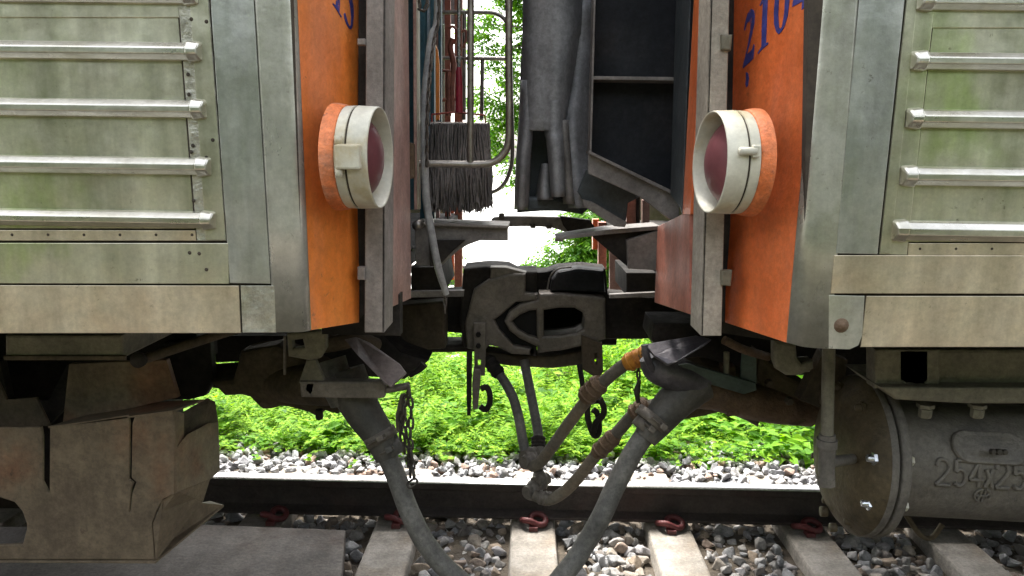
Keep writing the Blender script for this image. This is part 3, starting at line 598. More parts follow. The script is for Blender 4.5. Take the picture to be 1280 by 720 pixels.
# --- body volumes (behind the skins, floor and roof)
zf = P(200, 400, YS).z
def bodyblock(root, x0, x1, z0, mt='dark'):
    obj('body_shell', MB().box(x0, x1, YS+.03, 3.98, z0, 3.3), mt, root)
bodyblock(LC, -7, -1.15, zf); bodyblock(RC, 1.25, 7, zf-.02)
obj('vestibule_floor', MB().box(-1.149, -.44, YS+.03, 1.62, zf+.0, zf+.04).box(-1.149, P(470, 380, 1.62).x, 1.621, 3.7, zf+.0, zf+.04), 'dark', LC)
obj('vestibule_floor', MB().box(.56, 1.249, YS+.03, 1.62, zf-.02, zf+.02).box(P(880, 390, 1.62).x, 1.249, 1.621, 3.7, zf-.02, zf+.02), 'dark', RC)
obj('vestibule_roof', MB().box(-1.149, -.2, YS+.03, 3.98, 2.80, 3.3), 'dark', LC); obj('vestibule_roof', MB().box(.34, 1.249, YS+.03, 3.98, 2.80, 3.3), 'dark', RC)
obj('inner_wall', MB().box(-1.149, -.45, 1.62, 1.66, zf+.041, 2.8), 'teal', LC)
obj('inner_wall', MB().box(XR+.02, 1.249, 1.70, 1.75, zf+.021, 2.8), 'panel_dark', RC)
# far corners of both coaches
def farpost(root, x0, x1, y0, y1, Y, mt, th=.05, up_=False, name='far_post'):
    return vbar(root, name, x0, x1, y0, y1, Y, th, mt, up_=up_)
farpost(LC, 568, 577.5, 0, 363, 3.62, 'maroon', up_=True); farpost(LC, 556, 563, 0, 350, 3.5, 'maroon', .03, up_=True)
farpost(LC, 544, 549, 0, 345, 3.4, 'maroon_grey', .04, up_=True)
obj('far_wall', MB().box(-1.149, P(545, 300, 3.8).x, 3.9, 3.96, zf+.041, 2.8), 'teal', LC)
farpost(LC, 563.5, 567.5, 255, 350, 3.7, 'orange_red', .02)
farpost(RC, 748, 758, 278, 337, 3.65, 'maroon', .05); farpost(RC, 783, 796, 238, 284, 2.9, 'maroon', .05)
farpost(RC, 741, 748.5, 274, 312, 3.7, 'orange_red', .05)
farpost(RC, 762, 784, 300, 368, 3.6, 'maroon_grey', .03); farpost(RC, 796, 800, 246, 284, 2.88, 'dark', .03); farpost(RC, 803, 812, 250, 285, 2.8, 'maroon_grey', .03)
farpost(LC, 553.5, 572, 0, 30, 3.8, 'lightblue', .02, up_=True, name='far_panel')
# far side skin so that the coaches have a back
obj('far_side', MB().box(-7, P(556, 300, 3.98).x, 3.985, 4.0, zf-.1, 3.2), 'stainless', LC); obj('far_side', MB().box(P(770, 300, 3.98).x, 7, 3.985, 4.0, zf-.1, 3.2), 'stainless', RC)

# ---- number digits
def glyph(root, outlines, o, n, label=None):
    u = Vector((0, 0, 1)).cross(n).normalized(); v = n.cross(u); oo = o+n*.0016
    mb = MB(); mb.plate([[PP(a, b, oo, n) for a, b in ol] for ol in outlines], oo, u, v, .0014, .0002); obj('number_digit', mb, 'blue_ink', root)
def z5(pts): return [(910+x/6.546, y/6.546) for x, y in pts]
glyph(RC, [z5([(130, 240), (140, 180), (160, 110), (188, 72), (208, 85), (216, 130), (212, 190), (195, 275), (165, 395), (150, 445), (178, 425), (198, 400), (208, 360), (214, 372), (204, 478), (182, 500), (120, 560), (118, 548), (140, 460), (165, 345), (182, 240), (185, 195), (176, 172), (160, 180), (146, 205), (136, 250)])], RO, RN)
glyph(RC, [z5([(282, -130), (326, -170), (322, 0), (314, 200), (308, 350), (326, 346), (326, 362), (284, 396), (244, 442), (240, 436), (272, 380), (276, 200), (284, 20), (262, 50), (256, 44), (280, -10)])], RO, RN)
glyph(RC, [z5([(384, -20), (400, -200), (440, -300), (478, -300), (500, -180), (500, 0), (486, 130), (458, 220), (432, 262), (412, 280), (394, 262), (376, 200), (374, 100)]), z5([(414, -20), (408, 120), (414, 220), (424, 238), (440, 220), (458, 110), (466, -20), (470, -150), (458, -250), (440, -250), (422, -150)])], RO, RN)
glyph(RC, [z5([(602, -330), (660, -400), (652, -60), (676, -72), (676, -40), (650, -22), (648, 36), (600, 82), (606, 12), (524, 56), (528, 20)]), z5([(606, -220), (606, -36), (556, 0)])], RO, RN)
def z6(pts): return [(390+x/12, y/12) for x, y in pts]
glyph(LC, [z6([(370, -420), (420, -380), (420, 60), (414, 190), (450, 250), (440, 262), (400, 190), (350, 110), (315, 60), (322, 48), (360, 80), (372, 0)])], LO, LN)
glyph(LC, [z6([(480, -330), (500, -420), (560, -400), (610, -300), (610, -200), (570, -110), (600, -40), (624, 90), (628, 240), (612, 390), (590, 440), (562, 430), (520, 360), (490, 270), (482, 210), (498, 190), (520, 260), (545, 350), (570, 400), (588, 370), (594, 250), (578, 90), (555, -20), (530, -80), (550, -140), (578, -220), (575, -300), (545, -350), (510, -330)])], LO, LN)
glyph(RC, [z5([(146, 590), (160, 600), (168, 640), (160, 700), (148, 715), (140, 690), (146, 650)])], RO, RN)

# ---- marker lamps
def lamp(root, rim, Y, sgn, tilt, boss_px, mt_boss):
    ax = Vector((sgn*math.cos(tilt), -math.sin(tilt), .0)); C = P(*rim, Y); r = .0955; Ld = .060
    B = C-ax*Ld
    lp = obj('marker_lamp', MB().lathe([(0, r*.99), (.018, r*1.0)], B, ax, 56).lathe([(.0225, r), (Ld-.004, r*.985), (Ld, r*.97), (Ld-.002, r*.945), (.006, r*.90)], B, ax, 56)
        .lathe([(.018, r), (.0185, r*.97), (.022, r*.97), (.0225, r)], B, ax, 56), 'cream', root)
    obj('seal_groove', MB().lathe([(.0175, r*1.001), (.0185, r*.975), (.022, r*.975), (.0232, r*1.001)], B, ax, 56), 'grime', lp)
    obj('lamp_bowl', MB().lathe([(.006, r*.9), (.004, r*.5), (.004, 0)], B, ax, 40), 'lamp_in', lp)
    dm = [(.006+.056*math.cos(t)**.95, r*.86*math.sin(t)) for t in np.linspace(0.001, math.pi/2, 14)]
    obj('lens', MB().lathe(dm, B, ax, 48), 'lens', lp)
    q = MB().lathe([(-.026, r*1.045), (-.018, r*1.045), (-.004, r*1.02), (-.001, r*1.0), (0, r*.9)], B, ax, 56); obj('lamp_base', q, 'collar', lp)
    return lp, B, ax, r
lpL, B, ax, r = lamp(LC, (476.5, 197.5), 1.405, 1, R(4), 0, 'orange')
fv = ax.cross(Vector((0, 0, 1))).normalized(); fv = fv if fv.y < 0 else -fv
hb = B+fv*(r+.002)+ax*.028; hz = P(430, 196, 1.31).z
def rbox(c, a, b, cc, A, Bv, Cv):
    vs = [Vector(c)+A*i*a+Bv*j*b+Cv*k*cc for i in (-1, 1) for j in (-1, 1) for k in (-1, 1)]
    return MB().add(vs, [(0, 1, 3, 2), (4, 6, 7, 5), (0, 4, 5, 1), (2, 3, 7, 6), (0, 2, 6, 4), (1, 5, 7, 3)])
Z = Vector((0, 0, 1)); hb.z = hz
obj('hinge_block', rbox(hb, .022, .010, .022, ax, fv, Z), 'cream', lpL, .004)
for dz in (-.028, .028): obj('hinge_pin', MB().lathe([(-.008, 0), (-.008, .007), (.008, .007), (.008, 0)], hb+Z*dz-ax*.018, Z, 14), 'cream', lpL)
lpR, B, ax, r = lamp(RC, (886, 203), 1.405, -1, R(6), 0, 'orange_red')
fv = ax.cross(Z).normalized(); fv = fv if fv.y < 0 else -fv
hb = B+fv*(r+.002)+ax*.012; hb.z = P(930, 189, 1.31).z
obj('clasp', rbox(hb, .007, .006, .011, ax, fv, Z), 'cream', lpR, .003)
obj('clasp_bolt', MB().lathe([(0, 0), (0, .007), (.030, .007), (.030, 0)], hb+fv*.003, ax, 12), 'cream', lpR)

# ---- bracket plates, buffing bar, bottoms
Yb = 2.12
bl = obj('gangway_bracket', MB().pp([(518, 279.5), (635, 283), (635, 301), (600, 300.5), (585, 306), (573, 313), (563, 322), (553, 332), (520, 332)], Yb, .012), 'flange', LC)
obj('bracket_top', MB().slab([P(518, 278, Yb-.02), P(636, 282, Yb-.02), P(636, 282, Yb-.02)+Vector((0, .16, 0)), P(518, 278, Yb-.02)+Vector((0, .16, 0))], (0, 0, -.008)), 'post', LC, .002)
obj('bracket_gusset', MB().pp([(537, 300), (582, 300), (566, 314), (548, 333), (537, 333)], Yb-.015, .01, bev=.003), 'dark', bl)
obj('round_pin', MB().lathe([(0, 0), (0, .013), (.06, .013)], P(521, 282, 1.95), (0, 1, 0), 16), 'tube', LC)
br = obj('gangway_bracket', MB().pp([(737, 293), (823, 283), (825, 337), (785, 334)], Yb, .012), 'dark', RC)
obj('bracket_top', MB().slab([P(694, 297, Yb-.03), P(758, 287, Yb-.03), P(825, 282, Yb-.03), P(826, 287, Yb-.03), P(760, 293, Yb-.03), P(700, 300, Yb-.03)], (0, .12, 0)), 'flange', RC, .002)
obj('bracket_web', MB().pp([(783, 300), (826, 287), (825, 338), (785, 336)], Yb-.03, .02, bev=.003), 'flange', br)
obj('bracket_tip', MB().tube([P(694, 297, Yb-.04), P(704, 298, Yb-.04)], .010, 10), 'flange', br)
obj('buffer_plate', MB().pp([(783, 341), (824, 341), (823, 367), (783, 370)], 2.25, .3), 'dark', RC)
obj('floor_lip', MB().pp([(762, 368), (823, 365), (820, 371), (762, 373)], 2.2, .02), 'flange', RC)
obj('buffer_plate', MB().pp([(514, 334), (552, 334), (557, 362), (514, 366)], 2.3, .3), 'dark', LC)
obj('floor_lip', MB().pp([(514, 364), (580, 363), (579, 371), (514, 372)], 2.25, .02), 'flange', LC)
bar = obj('buffing_bar', MB().pp([(614, 276), (622, 271), (660, 270.5), (700, 271.5), (730, 275), (742, 284), (740, 290), (715, 292), (690, 285), (660, 283), (622, 283)], 2.35, .03, bev=.004, smooth=4), 'flange', RC)
obj('bar_end', MB().pp([(700, 270), (738, 275), (744, 285), (738, 291), (712, 292), (704, 282)], 2.33, .025, bev=.004), 'dark', bar)
for a, b in ((627, 268), (666, 288), (686, 289)): obj('bolt', MB().hexnut(P(a, b+(4 if a < 640 else -3), 2.345), (0, 0, 1), .010, .014), 'link', bar)

# ---- dark vestibule side with its flanges (right coach)
Yv = 2.02
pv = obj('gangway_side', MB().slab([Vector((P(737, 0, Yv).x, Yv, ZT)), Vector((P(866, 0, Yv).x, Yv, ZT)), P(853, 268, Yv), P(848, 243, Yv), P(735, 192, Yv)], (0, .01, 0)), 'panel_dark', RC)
obj('edge_flange', MB().slab([Vector((P(740, 0, Yv-.07).x, Yv-.07, ZT)), Vector((P(742.5, 0, Yv-.07).x, Yv-.07, ZT)), P(739.5, 190, Yv-.07), P(737, 190, Yv-.07)], (0, .07, 0)), 'flange', pv, .001)
obj('shelf_flange', MB().slab([P(741, 95, Yv-.07), P(857, 96.5, Yv-.07), P(857, 101, Yv-.07), P(741, 99.5, Yv-.07)], (0, .07, 0)), 'flange', pv, .001)
obj('lower_flange', MB().slab([P(736, 188, Yv-.08), P(850, 243, Yv-.08), P(848, 247, Yv-.08), P(736, 192, Yv-.08)], (0, .08, 0)).pp([(735, 191), (850, 246), (849, 274), (838, 275), (800, 246), (735, 217)], Yv-.06, .012), 'flange', pv, .001)
obj('side_wing', MB().slab([PX(862, 0, XR-.004), PX(852, 262, XR-.004), PX(838, 243, XR-.004), PX(845, 0, XR-.004)], (.003, 0, 0)), 'bellows_dark', pv)
obj('lower_brace', MB().pp([(733, 212), (760, 226), (800, 246), (785, 254), (782, 282), (737, 262), (722, 240)], Yv+.05, .02, bev=.003), 'bellows_dark', RC)
obj('brace_strip', MB().pp([(728, 249), (742, 253), (784, 278), (781, 284), (768, 283), (730, 258)], Yv+.02, .02), 'flange', RC)

# ---- bellows: hanging folded sheet
def bellows():
    def loft(name, rows, mt, parent, th=.006):     # rows: (y, [(x, depth), ...])
        vs = [crom([P(x, y, 2.15+d) for x, d in pts], None, 5)[0] for y, pts in rows]
        cols = [crom(list(c_), None, 5)[0] for c_ in zip(*vs)]; n = len(cols); k = len(cols[0])
        mb = MB().add([cols[i][j] for j in range(k) for i in range(n)], [(j*n+i, j*n+i+1, (j+1)*n+i+1, (j+1)*n+i) for j in range(k-1) for i in range(n-1)], True)
        o = obj(name, mb, mt, parent); sm = o.modifiers.new('thickness', 'SOLIDIFY'); sm.thickness = th; sm.offset = -1; return o
    main = loft('gangway_bellows', [(-330, [(652, .06), (660, .0), (672, -.03), (684, -.045), (696, -.05), (708, -.03), (720, .0), (732, .05)]),
        (0, [(656, .06), (662, .0), (672, -.03), (686, -.045), (699, -.05), (711, -.03), (722, .005), (731, .06)]),
        (50, [(655, .06), (661, .0), (671, -.03), (685, -.045), (698, -.05), (709, -.035), (718, .005), (728, .06)]),
        (90, [(653, .06), (659, .0), (669, -.03), (683, -.04), (695, -.05), (704, -.035), (712, .0), (721, .06)]),
        (125, [(652, .06), (658, .0), (668, -.03), (682, -.035), (693, -.045), (701, -.03), (707, .0), (712, .05)]),
        (150, [(651, .06), (657, .0), (668, -.025), (681, -.03), (691, -.04), (699, -.03), (704, .0), (708, .04)]),
        (163, [(650, .06), (656, .0), (667, -.02), (680, -.02), (691, -.04), (699, -.03), (703, .0), (707, .03)])], 'bellows', RC)
    loft('bellows_fold', [(100, [(653, .06), (656, .01), (661, -.01), (666, -.0)]), (163, [(650, .06), (653, .01), (658, -.02), (664, -.0)]), (190, [(648, .06), (651, .01), (655, -.025), (662, .01)]), (230, [(646, .06), (649, .0), (653, -.025), (660, .02)]), (262, [(645, .06), (648, .0), (652, -.02), (658, .03)])], 'bellows', main)
    loft('bellows_fold', [(120, [(684, -.03), (690, -.043), (697, -.04), (703, -.01)]), (163, [(683, -.0), (690, -.045), (698, -.04), (704, .0)]), (175, [(685, .0), (691, -.05), (699, -.045), (705, .0)]), (205, [(688, .01), (693, -.05), (700, -.045), (706, .0)]), (246, [(691, .02), (695, -.045), (702, -.04), (708, .01)])], 'bellows', main)
    loft('bellows_fold', [(0, [(722, .05), (728, .03), (735, .03), (742, .06)]), (90, [(712, .05), (722, .02), (732, .03), (741, .06)]), (150, [(704, .04), (715, -.005), (727, .02), (738, .06)]), (200, [(707, .03), (717, -.02), (727, .0), (737, .03)]), (235, [(710, .03), (720, -.03), (731, -.02), (741, .01)]), (260, [(712, .03), (723, -.03), (735, -.02), (746, .01)])], 'bellows', main)
    loft('bellows_fold', [(150, [(700, -.0), (704, -.02), (709, -.0)]), (200, [(704, .0), (709, -.03), (715, -.0)]), (255, [(706, .0), (713, -.035), (722, .0)])], 'flange', main)
    loft('bellows_fold', [(205, [(679, .07), (682, .03), (687, .05)]), (230, [(674, .07), (680, .01), (689, .05)]), (250, [(671, .07), (680, .0), (690, .04)])], 'bellows', main)
    obj('bellows_core', MB().pp([(655, -200), (738, -200), (745, 250), (728, 268), (700, 262), (646, 266), (652, 160)], 2.26, .02), 'bellows_dark', RC)
    obj('bellows_core', MB().pp([(648, 246), (690, 246), (722, 254), (728, 268), (700, 264), (646, 264)], 2.19, .06, bev=.01), 'bellows_dark', RC)
bellows()

# ---- handrail gates
def gate(root, Y, pts, r, extra, mt='tube'):
    gt = obj('handrail', MB().tube([P(a, b, Y) for a, b in pts], r, 12, cr=6), mt, root)
    for e in extra: obj('rail_bar', MB().tube([P(a, b, Y-.001) for a, b in e], r*.95, 12), mt, gt)
    return gt
gt = gate(LC, 1.98, [(517, 204.5), (560, 205), (600, 205.5), (616, 203), (628, 194), (635, 180), (636.5, 150), (636, 80), (636, 0), (636, -200)], .0095, [[(588.5, -200), (588, 203)]])
obj('mounting_plate', MB().pp([(511.5, 178), (516.5, 180), (517.5, 222), (512, 224)], 1.93, .06), 'rustpipe', gt)
gate(LC, 3.45, [(553, 15.5), (600, 15.5), (620, 17), (632, 26), (637, 40), (638, 70), (639, 120), (640.5, 190), (637, 215), (628, 232), (615, 240), (590, 244)], .0095, [[(553, 72.5), (637, 73.5)], [(603, 74), (602, 150)], [(580.5, 15), (580, 150)]])

# ---- mop
mp = thing('hanging_mop', 'dark shaggy mop with crimson grip hanging behind the steel handrail', 'mop', P(577, 205, 2.2))
rows = MB()
for k in range(800):
    x = U(540, 609); yy = U(2.155, 2.25); a0 = P(x, 154+U(0, 3), yy); L_ = U(88, 110)-(5 if x > 600 else 0); dx = rng.normal()*2.5
    x2 = x+dx+(x-575)*.07; n_ = 5
    pts = [P(x+(x2-x)*t+rng.normal()*1.8, 156+L_*t+rng.normal(), yy+rng.normal()*.004) for t in np.linspace(0, 1, n_)]
    rows.tube(pts, [.0022, .0030, .0034, .0032, .0016], 4, cap=False, cr=3)
obj('mop_yarn', rows, 'mop', mp); obj('yarn_core', MB().pp([(542, 158), (607, 158), (611, 245), (547, 250)], 2.19, .03, bev=.01), 'mop', mp)
obj('clamp_bar', MB().tube([P(538, 156, 2.2), P(609, 157, 2.2)], .009, 10), 'tube', mp)
obj('wire_frame', MB().tube([P(540, 153, 2.2), P(540, 143, 2.2), P(570, 140, 2.2), P(606, 144, 2.2), P(607, 155, 2.2)], .0028, 8), 'redwire', mp)
obj('handle', MB().tube([P(574, -160, 2.2), P(573.5, 86, 2.2)], .0048, 10), 'chrome', mp)
obj('grip', MB().tube([P(573.5, 84, 2.2), P(573.5, 90, 2.2), P(574, 110, 2.2), P(574, 141, 2.2)], [.006, .009, .010, .0115], 12), 'mop_grip', mp)
# flexible tube with the chain in it
fh = obj('flexible_tube', MB().tube([P(a, b, Y) for a, b, Y in ((546, -60, 2.05), (546, 24, 2.02), (540, 45, 2.0), (535, 85, 1.98), (531, 133, 1.96), (531, 200, 1.95), (533, 250, 1.95), (540, 295, 1.95), (548, 335, 1.95), (558, 368, 1.96))], [.006, .0085, .0105, .011, .011, .0105, .0105, .0105, .010, .008], 14, cr=6), 'hosegrey', None,
         label='long cloudy grey tube hanging down left of the mop', cat='hose', origin=P(531, 200, 1.95))
obj('chain', MB().chain([P(549, -30, 1.99), P(548, 24, 1.985), P(543, 50, 1.97), P(538.5, 85, 1.955), P(535, 133, 1.94), P(534, 170, 1.935), P(534, 205, 1.93)], .025, .0030), 'link', None, label='steel chain lying along the upper end of the grey tube', cat='chain')
obj('chain', MB().chain([P(556, 362, 1.96), P(556.5, 378, 1.96), P(556, 395, 1.96)], .026, .0022), 'link', None, label='short bright chain end dangling below the grey tube', cat='chain')
obj('chain', MB().chain([P(523, -10, 1.9), P(526, 12, 1.9), P(533, 8, 1.9), P(535, -10, 1.9)], .022, .0022), 'link', None, label='small chain loop at the top edge beside the pink end wall', cat='chain')
obj('orange_strap', MB().pp([(541, 150), (542, 85), (544, 55), (547, 62), (549, 80), (549, 150)], 2.4, .02), 'orange', LC)
hk = MB()
for (a, b) in ([(566, 140), (565, 110), (567, 80), (563, 60), (566, 48)], [(563, 40), (568, 36), (572, 44), (569, 56)], [(578, 40), (582, 38), (583, 48), (579, 60)], [(561, 145), (561, 90)], [(553, 125), (572, 124)]) and [([(566, 140), (565, 110), (567, 80), (563, 60), (566, 48)], .012), ([(561, 36), (566, 33), (571, 40), (568, 54), (563, 50)], .006), ([(577, 40), (582, 38), (583, 48), (579, 60)], .006), ([(561, 145), (561, 90)], .012), ([(552, 125), (572, 124)], .008), ([(552, 88), (570, 90)], .006)]:
    hk.tube([P(x, y, 3.2) for x, y in a], b, 8, cr=3)
obj('lever_gear', hk, 'maroon', LC)
obj('hanging_rod', MB().tube([P(553, 282, 2.9), P(553, 330, 2.9)], .006, 8), 'maroon', LC)
obj('chain', MB().chain([P(559.5, 262, 2.9), P(560, 290, 2.9), P(559, 340, 2.9)], .04, .004), 'link_dark', None, label='dark chain hanging between the far red posts', cat='chain')

# ================================================================== COUPLER
cl = obj('drawbar', MB().pp([(488, 370), (578, 366), (600, 366), (600, 440), (556, 441), (490, 441)], 2.55, .14, holes=[[(553, 415), (577, 417), (577, 432), (553, 432)]], bev=.008), 'dark', LC)
kn = obj('coupler_head', MB().pp([(579, 336), (608, 333), (634, 334), (646, 340), (671, 340), (671, 446), (664, 446), (664, 439), (640, 436), (622, 428), (612, 420), (606, 432), (580, 436), (574, 400)], 2.47, .16, bev=.010), 'dark', LC)
obj('head_casting', MB().pp([(592, 362), (610, 350), (640, 342), (657, 342), (657, 366), (672, 368), (671, 376), (645, 378), (625, 395), (618, 400), (624, 412), (642, 432), (664, 436), (662, 444), (640, 443), (622, 434), (612, 432), (604, 440), (584, 436), (581, 405)], 2.44, .05, bev=.008, smooth=0), 'steel', kn)
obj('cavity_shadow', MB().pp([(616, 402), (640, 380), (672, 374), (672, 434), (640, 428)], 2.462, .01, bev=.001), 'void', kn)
obj('guard_fin', MB().pp([(613, 334), (632, 334), (658, 341), (640, 348), (612, 352)], 2.45, .05, bev=.004), 'steel', kn)
# the knuckle casting: frame with two openings, ring shaped nose to the left
outer_ = [(630, 402), (636, 390), (650, 380), (672, 374), (674, 367), (700, 367), (745, 371), (757, 374), (757, 424), (735, 431), (700, 439), (674, 441), (672, 434), (650, 424), (637, 414)]
hole1 = [(640, 402), (650, 394), (662, 389), (670, 388), (671, 422), (660, 419), (648, 412)]
hole2 = [(680, 388), (700, 385), (718, 385), (728, 391), (731, 401), (729, 411), (720, 416), (700, 419), (680, 420)]
kr = obj('coupler_head', MB().pp([(664, 368), (664, 341), (684, 340), (698, 335), (728, 333), (757, 336), (760, 368), (815, 372), (858, 376), (858, 420), (800, 424), (757, 424), (742, 432), (690, 441), (672, 440)], 2.535, .12, holes=[hole2, [(672, 390), (679, 390), (679, 420), (672, 420)]], bev=.004), 'dark', RC)
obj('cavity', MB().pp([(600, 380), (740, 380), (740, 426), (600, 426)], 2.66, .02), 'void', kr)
obj('knuckle', MB().pp(outer_, 2.44, .09, holes=[hole1, hole2], bev=.009, smooth=0), 'steel', kr)
obj('knuckle_pin', MB().tube([P(675, 372, 2.455), P(676, 440, 2.455)], .012, 14), 'steel', kr)
obj('head_cover', MB().pp([(688, 364), (690, 350), (698, 340), (722, 335), (755, 338), (757, 366)], 2.46, .08, bev=.012), 'panel_dark', kr)
obj('lower_shelf', MB().pp([(604, 440), (640, 444), (690, 446), (745, 436), (748, 448), (730, 456), (690, 461), (640, 458), (605, 453)], 2.5, .10, bev=.008), 'dark_brown', LC)
obj('draft_box', MB().pp([(752, 376), (842, 376), (842, 424), (800, 422), (798, 416), (772, 416), (771, 432), (752, 432)], 2.60, .2, bev=.008), 'dark', RC)
obj('shank_box', MB().pp([(492, 382), (556, 378), (556, 436), (500, 440), (492, 436)], 2.45, .10, bev=.008), 'dark_brown', LC)
obj('edge_wire', MB().tube([P(a, b, 2.44) for a, b in ((684, 362), (688, 345), (698, 336), (715, 334))], .003, 6, cr=4), 'flange', kr)
# strap with hanging links under the coupler
st = obj('hanger_strap', MB().pp([(592, 404), (607, 404), (607, 440), (606, 470), (593, 470)], 2.40, .012, holes=[[(597, 450), (601, 450), (601, 457), (597, 457)]]), 'steel', LC)
for yy in (418, 432): obj('rivet', MB().hexnut(P(598, yy, 2.40), (0, -1, 0), .009, .010), 'dark', st)
obj('lock_link', MB().pp([(583, 440), (590, 440), (589, 500), (588, 520), (584, 520), (583, 500)], 2.39, .02, bev=.005), 'dark', LC)
obj('lock_lever', MB().pp([(592, 460), (600, 462), (601, 470), (597, 512), (591, 512), (590, 480)], 2.37, .02, bev=.004), 'steel', LC)
obj('lock_shackle', MB().tube([P(a, b, 2.38) for a, b in ((601, 486), (608, 484), (612, 492), (612, 504), (607, 512), (600, 508))], .010, 10, cr=4), 'dark', LC)
# hook cluster right of centre
hc = obj('hook_plate', MB().pp([(727, 420), (753, 430), (754, 465), (748, 474), (738, 468), (728, 462)], 2.42, .03, holes=[[(743, 442), (747, 441), (746, 456), (743, 454)]]), 'dark_brown', RC)
obj('hook_rod', MB().tube([P(724, 455, 2.38), P(728, 480, 2.36), P(732, 510, 2.34)], .009, 10, cr=3), 'dark', RC)
ch = MB().tube([P(a, b, 2.3) for a, b in ((737, 498), (734, 515), (738, 535), (744, 545), (749, 538), (747, 518), (741, 512))], .010, 10, cr=4)
ch.tube([P(a, b, 2.28) for a, b in ((750, 498), (755, 510), (753, 520), (745, 528), (742, 540))], .010, 10, cr=4).tube([P(742, 500, 2.3), P(752, 500, 2.3)], .012, 10)
obj('coupling_hook', ch, 'dark', None, label='dark hook and shackle hanging right of centre behind the upper hose', cat='hook', origin=P(742, 500, 2.3))
obj('chain', MB().chain([P(798, 452, 2.05), P(798, 475, 2.05), P(797, 500, 2.05)], .03, .003), 'link_dark', None, label='thin dark chain hanging left of the right-hand hose socket', cat='chain')
obj('hook_weight', MB().tube([P(800, 475, 2.04), P(796, 488, 2.04), P(798, 503, 2.04)], [.004, .009, .006], 10, cr=3), 'link_dark', RC)

# ================================================================== HOSES
def pts3(l): return [P(a, b, Y) for a, b, Y in l]
big = thing('jumper_cable', 'thick grey cable drooping between the two coaches and out of the bottom of the picture', 'cable', P(637, 745, 1.85))
obj('cable', MB().tube(pts3([(462, 520, 1.95), (480, 560, 1.93), (497, 600, 1.91), (512, 640, 1.89), (534, 682, 1.87), (570, 722, 1.86), (620, 752, 1.85), (672, 748, 1.86), (708, 714, 1.88), (733, 678, 1.9), (752, 645, 1.9), (770, 606, 1.92), (798, 555, 1.94), (826, 522, 1.96)]), .0275, 22, cr=8), 'rubber', big)
def sleeve(mb, a, b, r0, r1, n=1): return mb.tube([a, a.lerp(b, .08), a.lerp(b, .9), b], [r0*.92, r0, r1, r1*.9], 22)
obj('plug_body', MB().tube(pts3([(432, 462, 1.98), (441, 490, 1.97), (456, 518, 1.955), (474, 545, 1.94), (485, 572, 1.93)]), [.052, .056, .050, .043, .035], 24, cr=5), 'plug', big)
obj('plug_body', MB().tube(pts3([(880, 478, 1.99), (858, 490, 1.98), (838, 508, 1.965), (818, 532, 1.95), (806, 548, 1.94)]), [.048, .054, .050, .042, .033], 24, cr=5), 'plug', big)
def clamp(c, d, r, mt='steel', wdt=.028, parent=big):
    d = d.normalized(); cb = obj('clamp', MB().lathe([(-wdt/2, r*.9), (-wdt/2, r), (wdt/2, r), (wdt/2, r*.9)], c, d, 24), mt, parent)
    s_ = d.cross(Vector((0, 1, 0))).normalized(); f = s_.cross(d).normalized(); f = f if f.y < 0 else -f
    obj('clamp_lug', rbox(c+f*(r+.004)+s_*r*.35, .010, .012, .009, s_, f, d), mt, cb, .003); obj('clamp_bolt', MB().tube([c+f*(r+.006)+s_*r*.7, c+f*(r+.006)-s_*r*.5], .0045, 8), 'link', cb); return cb
clamp(P(476, 546, 1.94), P(485, 572, 1.93)-P(456, 518, 1.955), .047); clamp(P(487, 560, 1.94), P(485, 572, 1.93)-P(456, 518, 1.955), .036, 'rubber', .05)
clamp(P(815, 524, 1.95), P(806, 548, 1.94)-P(838, 508, 1.965), .049); clamp(P(806, 530, 1.95), P(806, 548, 1.94)-P(838, 508, 1.965), .03, 'steel', .04)
GRP = 'brake hoses joined below the coupler'
def brake(label, pts, r, collars, head, mt='rubber_brown'):
    t = thing('brake_hose', label, 'hose', P(*pts[len(pts)//2]), GRP)
    obj('hose', MB().tube(pts3(pts), r, 16, cr=8), mt, t)
    for (a, b, Y), (c, d, e), rr, m_ in collars:
        A, B_ = P(a, b, Y), P(c, d, e); q = MB().tube([A, A.lerp(B_, .12), A.lerp(B_, .88), B_], [rr*.8, rr, rr*.96, rr*.8], 18)
        for tt in (.2, .5, .8):
            cc = A.lerp(B_, tt); dd = (B_-A).normalized(); q.lathe([(-.004, rr*.9), (-.004, rr*1.07), (.004, rr*1.07), (.004, rr*.9)], cc, dd, 18)
        obj('collar', q, m_, t)
    if head:
        A = P(*head[0]); B_ = P(*head[1]); q = MB().tube([A, A.lerp(B_, .3), A.lerp(B_, .7), B_], [.016, .024, .024, .015], 16, cr=3).tube([A.lerp(B_, .5)+Vector((-.02, -.02, 0)), A.lerp(B_, .5)+Vector((.02, .02, 0))], .021, 12)
        obj('coupling_head', q, 'steel', t)
brake('upper brown brake hose from the right coach, starting at a yellow-taped elbow', [(845, 442, 2.02), (805, 443, 2.03), (782, 455, 2.05), (757, 475, 2.08), (735, 498, 2.12), (712, 528, 2.18), (692, 556, 2.22), (675, 578, 2.25), (664, 583, 2.27)], .0185,
      [((752, 477, 2.08), (730, 498, 2.11), .029, 'rustpipe'), ((812, 441, 2.02), (782, 455, 2.05), .026, 'tape')], ((661, 586, 2.27), (662, 566, 2.3)))
brake('lower brown brake hose from the right coach, curving under to the joint', [(858, 495, 2.06), (828, 503, 2.06), (796, 515, 2.07), (772, 540, 2.1), (748, 565, 2.13), (722, 598, 2.17), (702, 617, 2.2), (684, 625, 2.22), (668, 619, 2.24)], .0185,
      [((770, 543, 2.1), (745, 568, 2.13), .025, 'rustpipe'), ((812, 505, 2.06), (790, 520, 2.07), .028, 'rustpipe'), ((690, 624, 2.22), (672, 621, 2.23), .021, 'steel')], ((664, 624, 2.24), (667, 602, 2.28)))
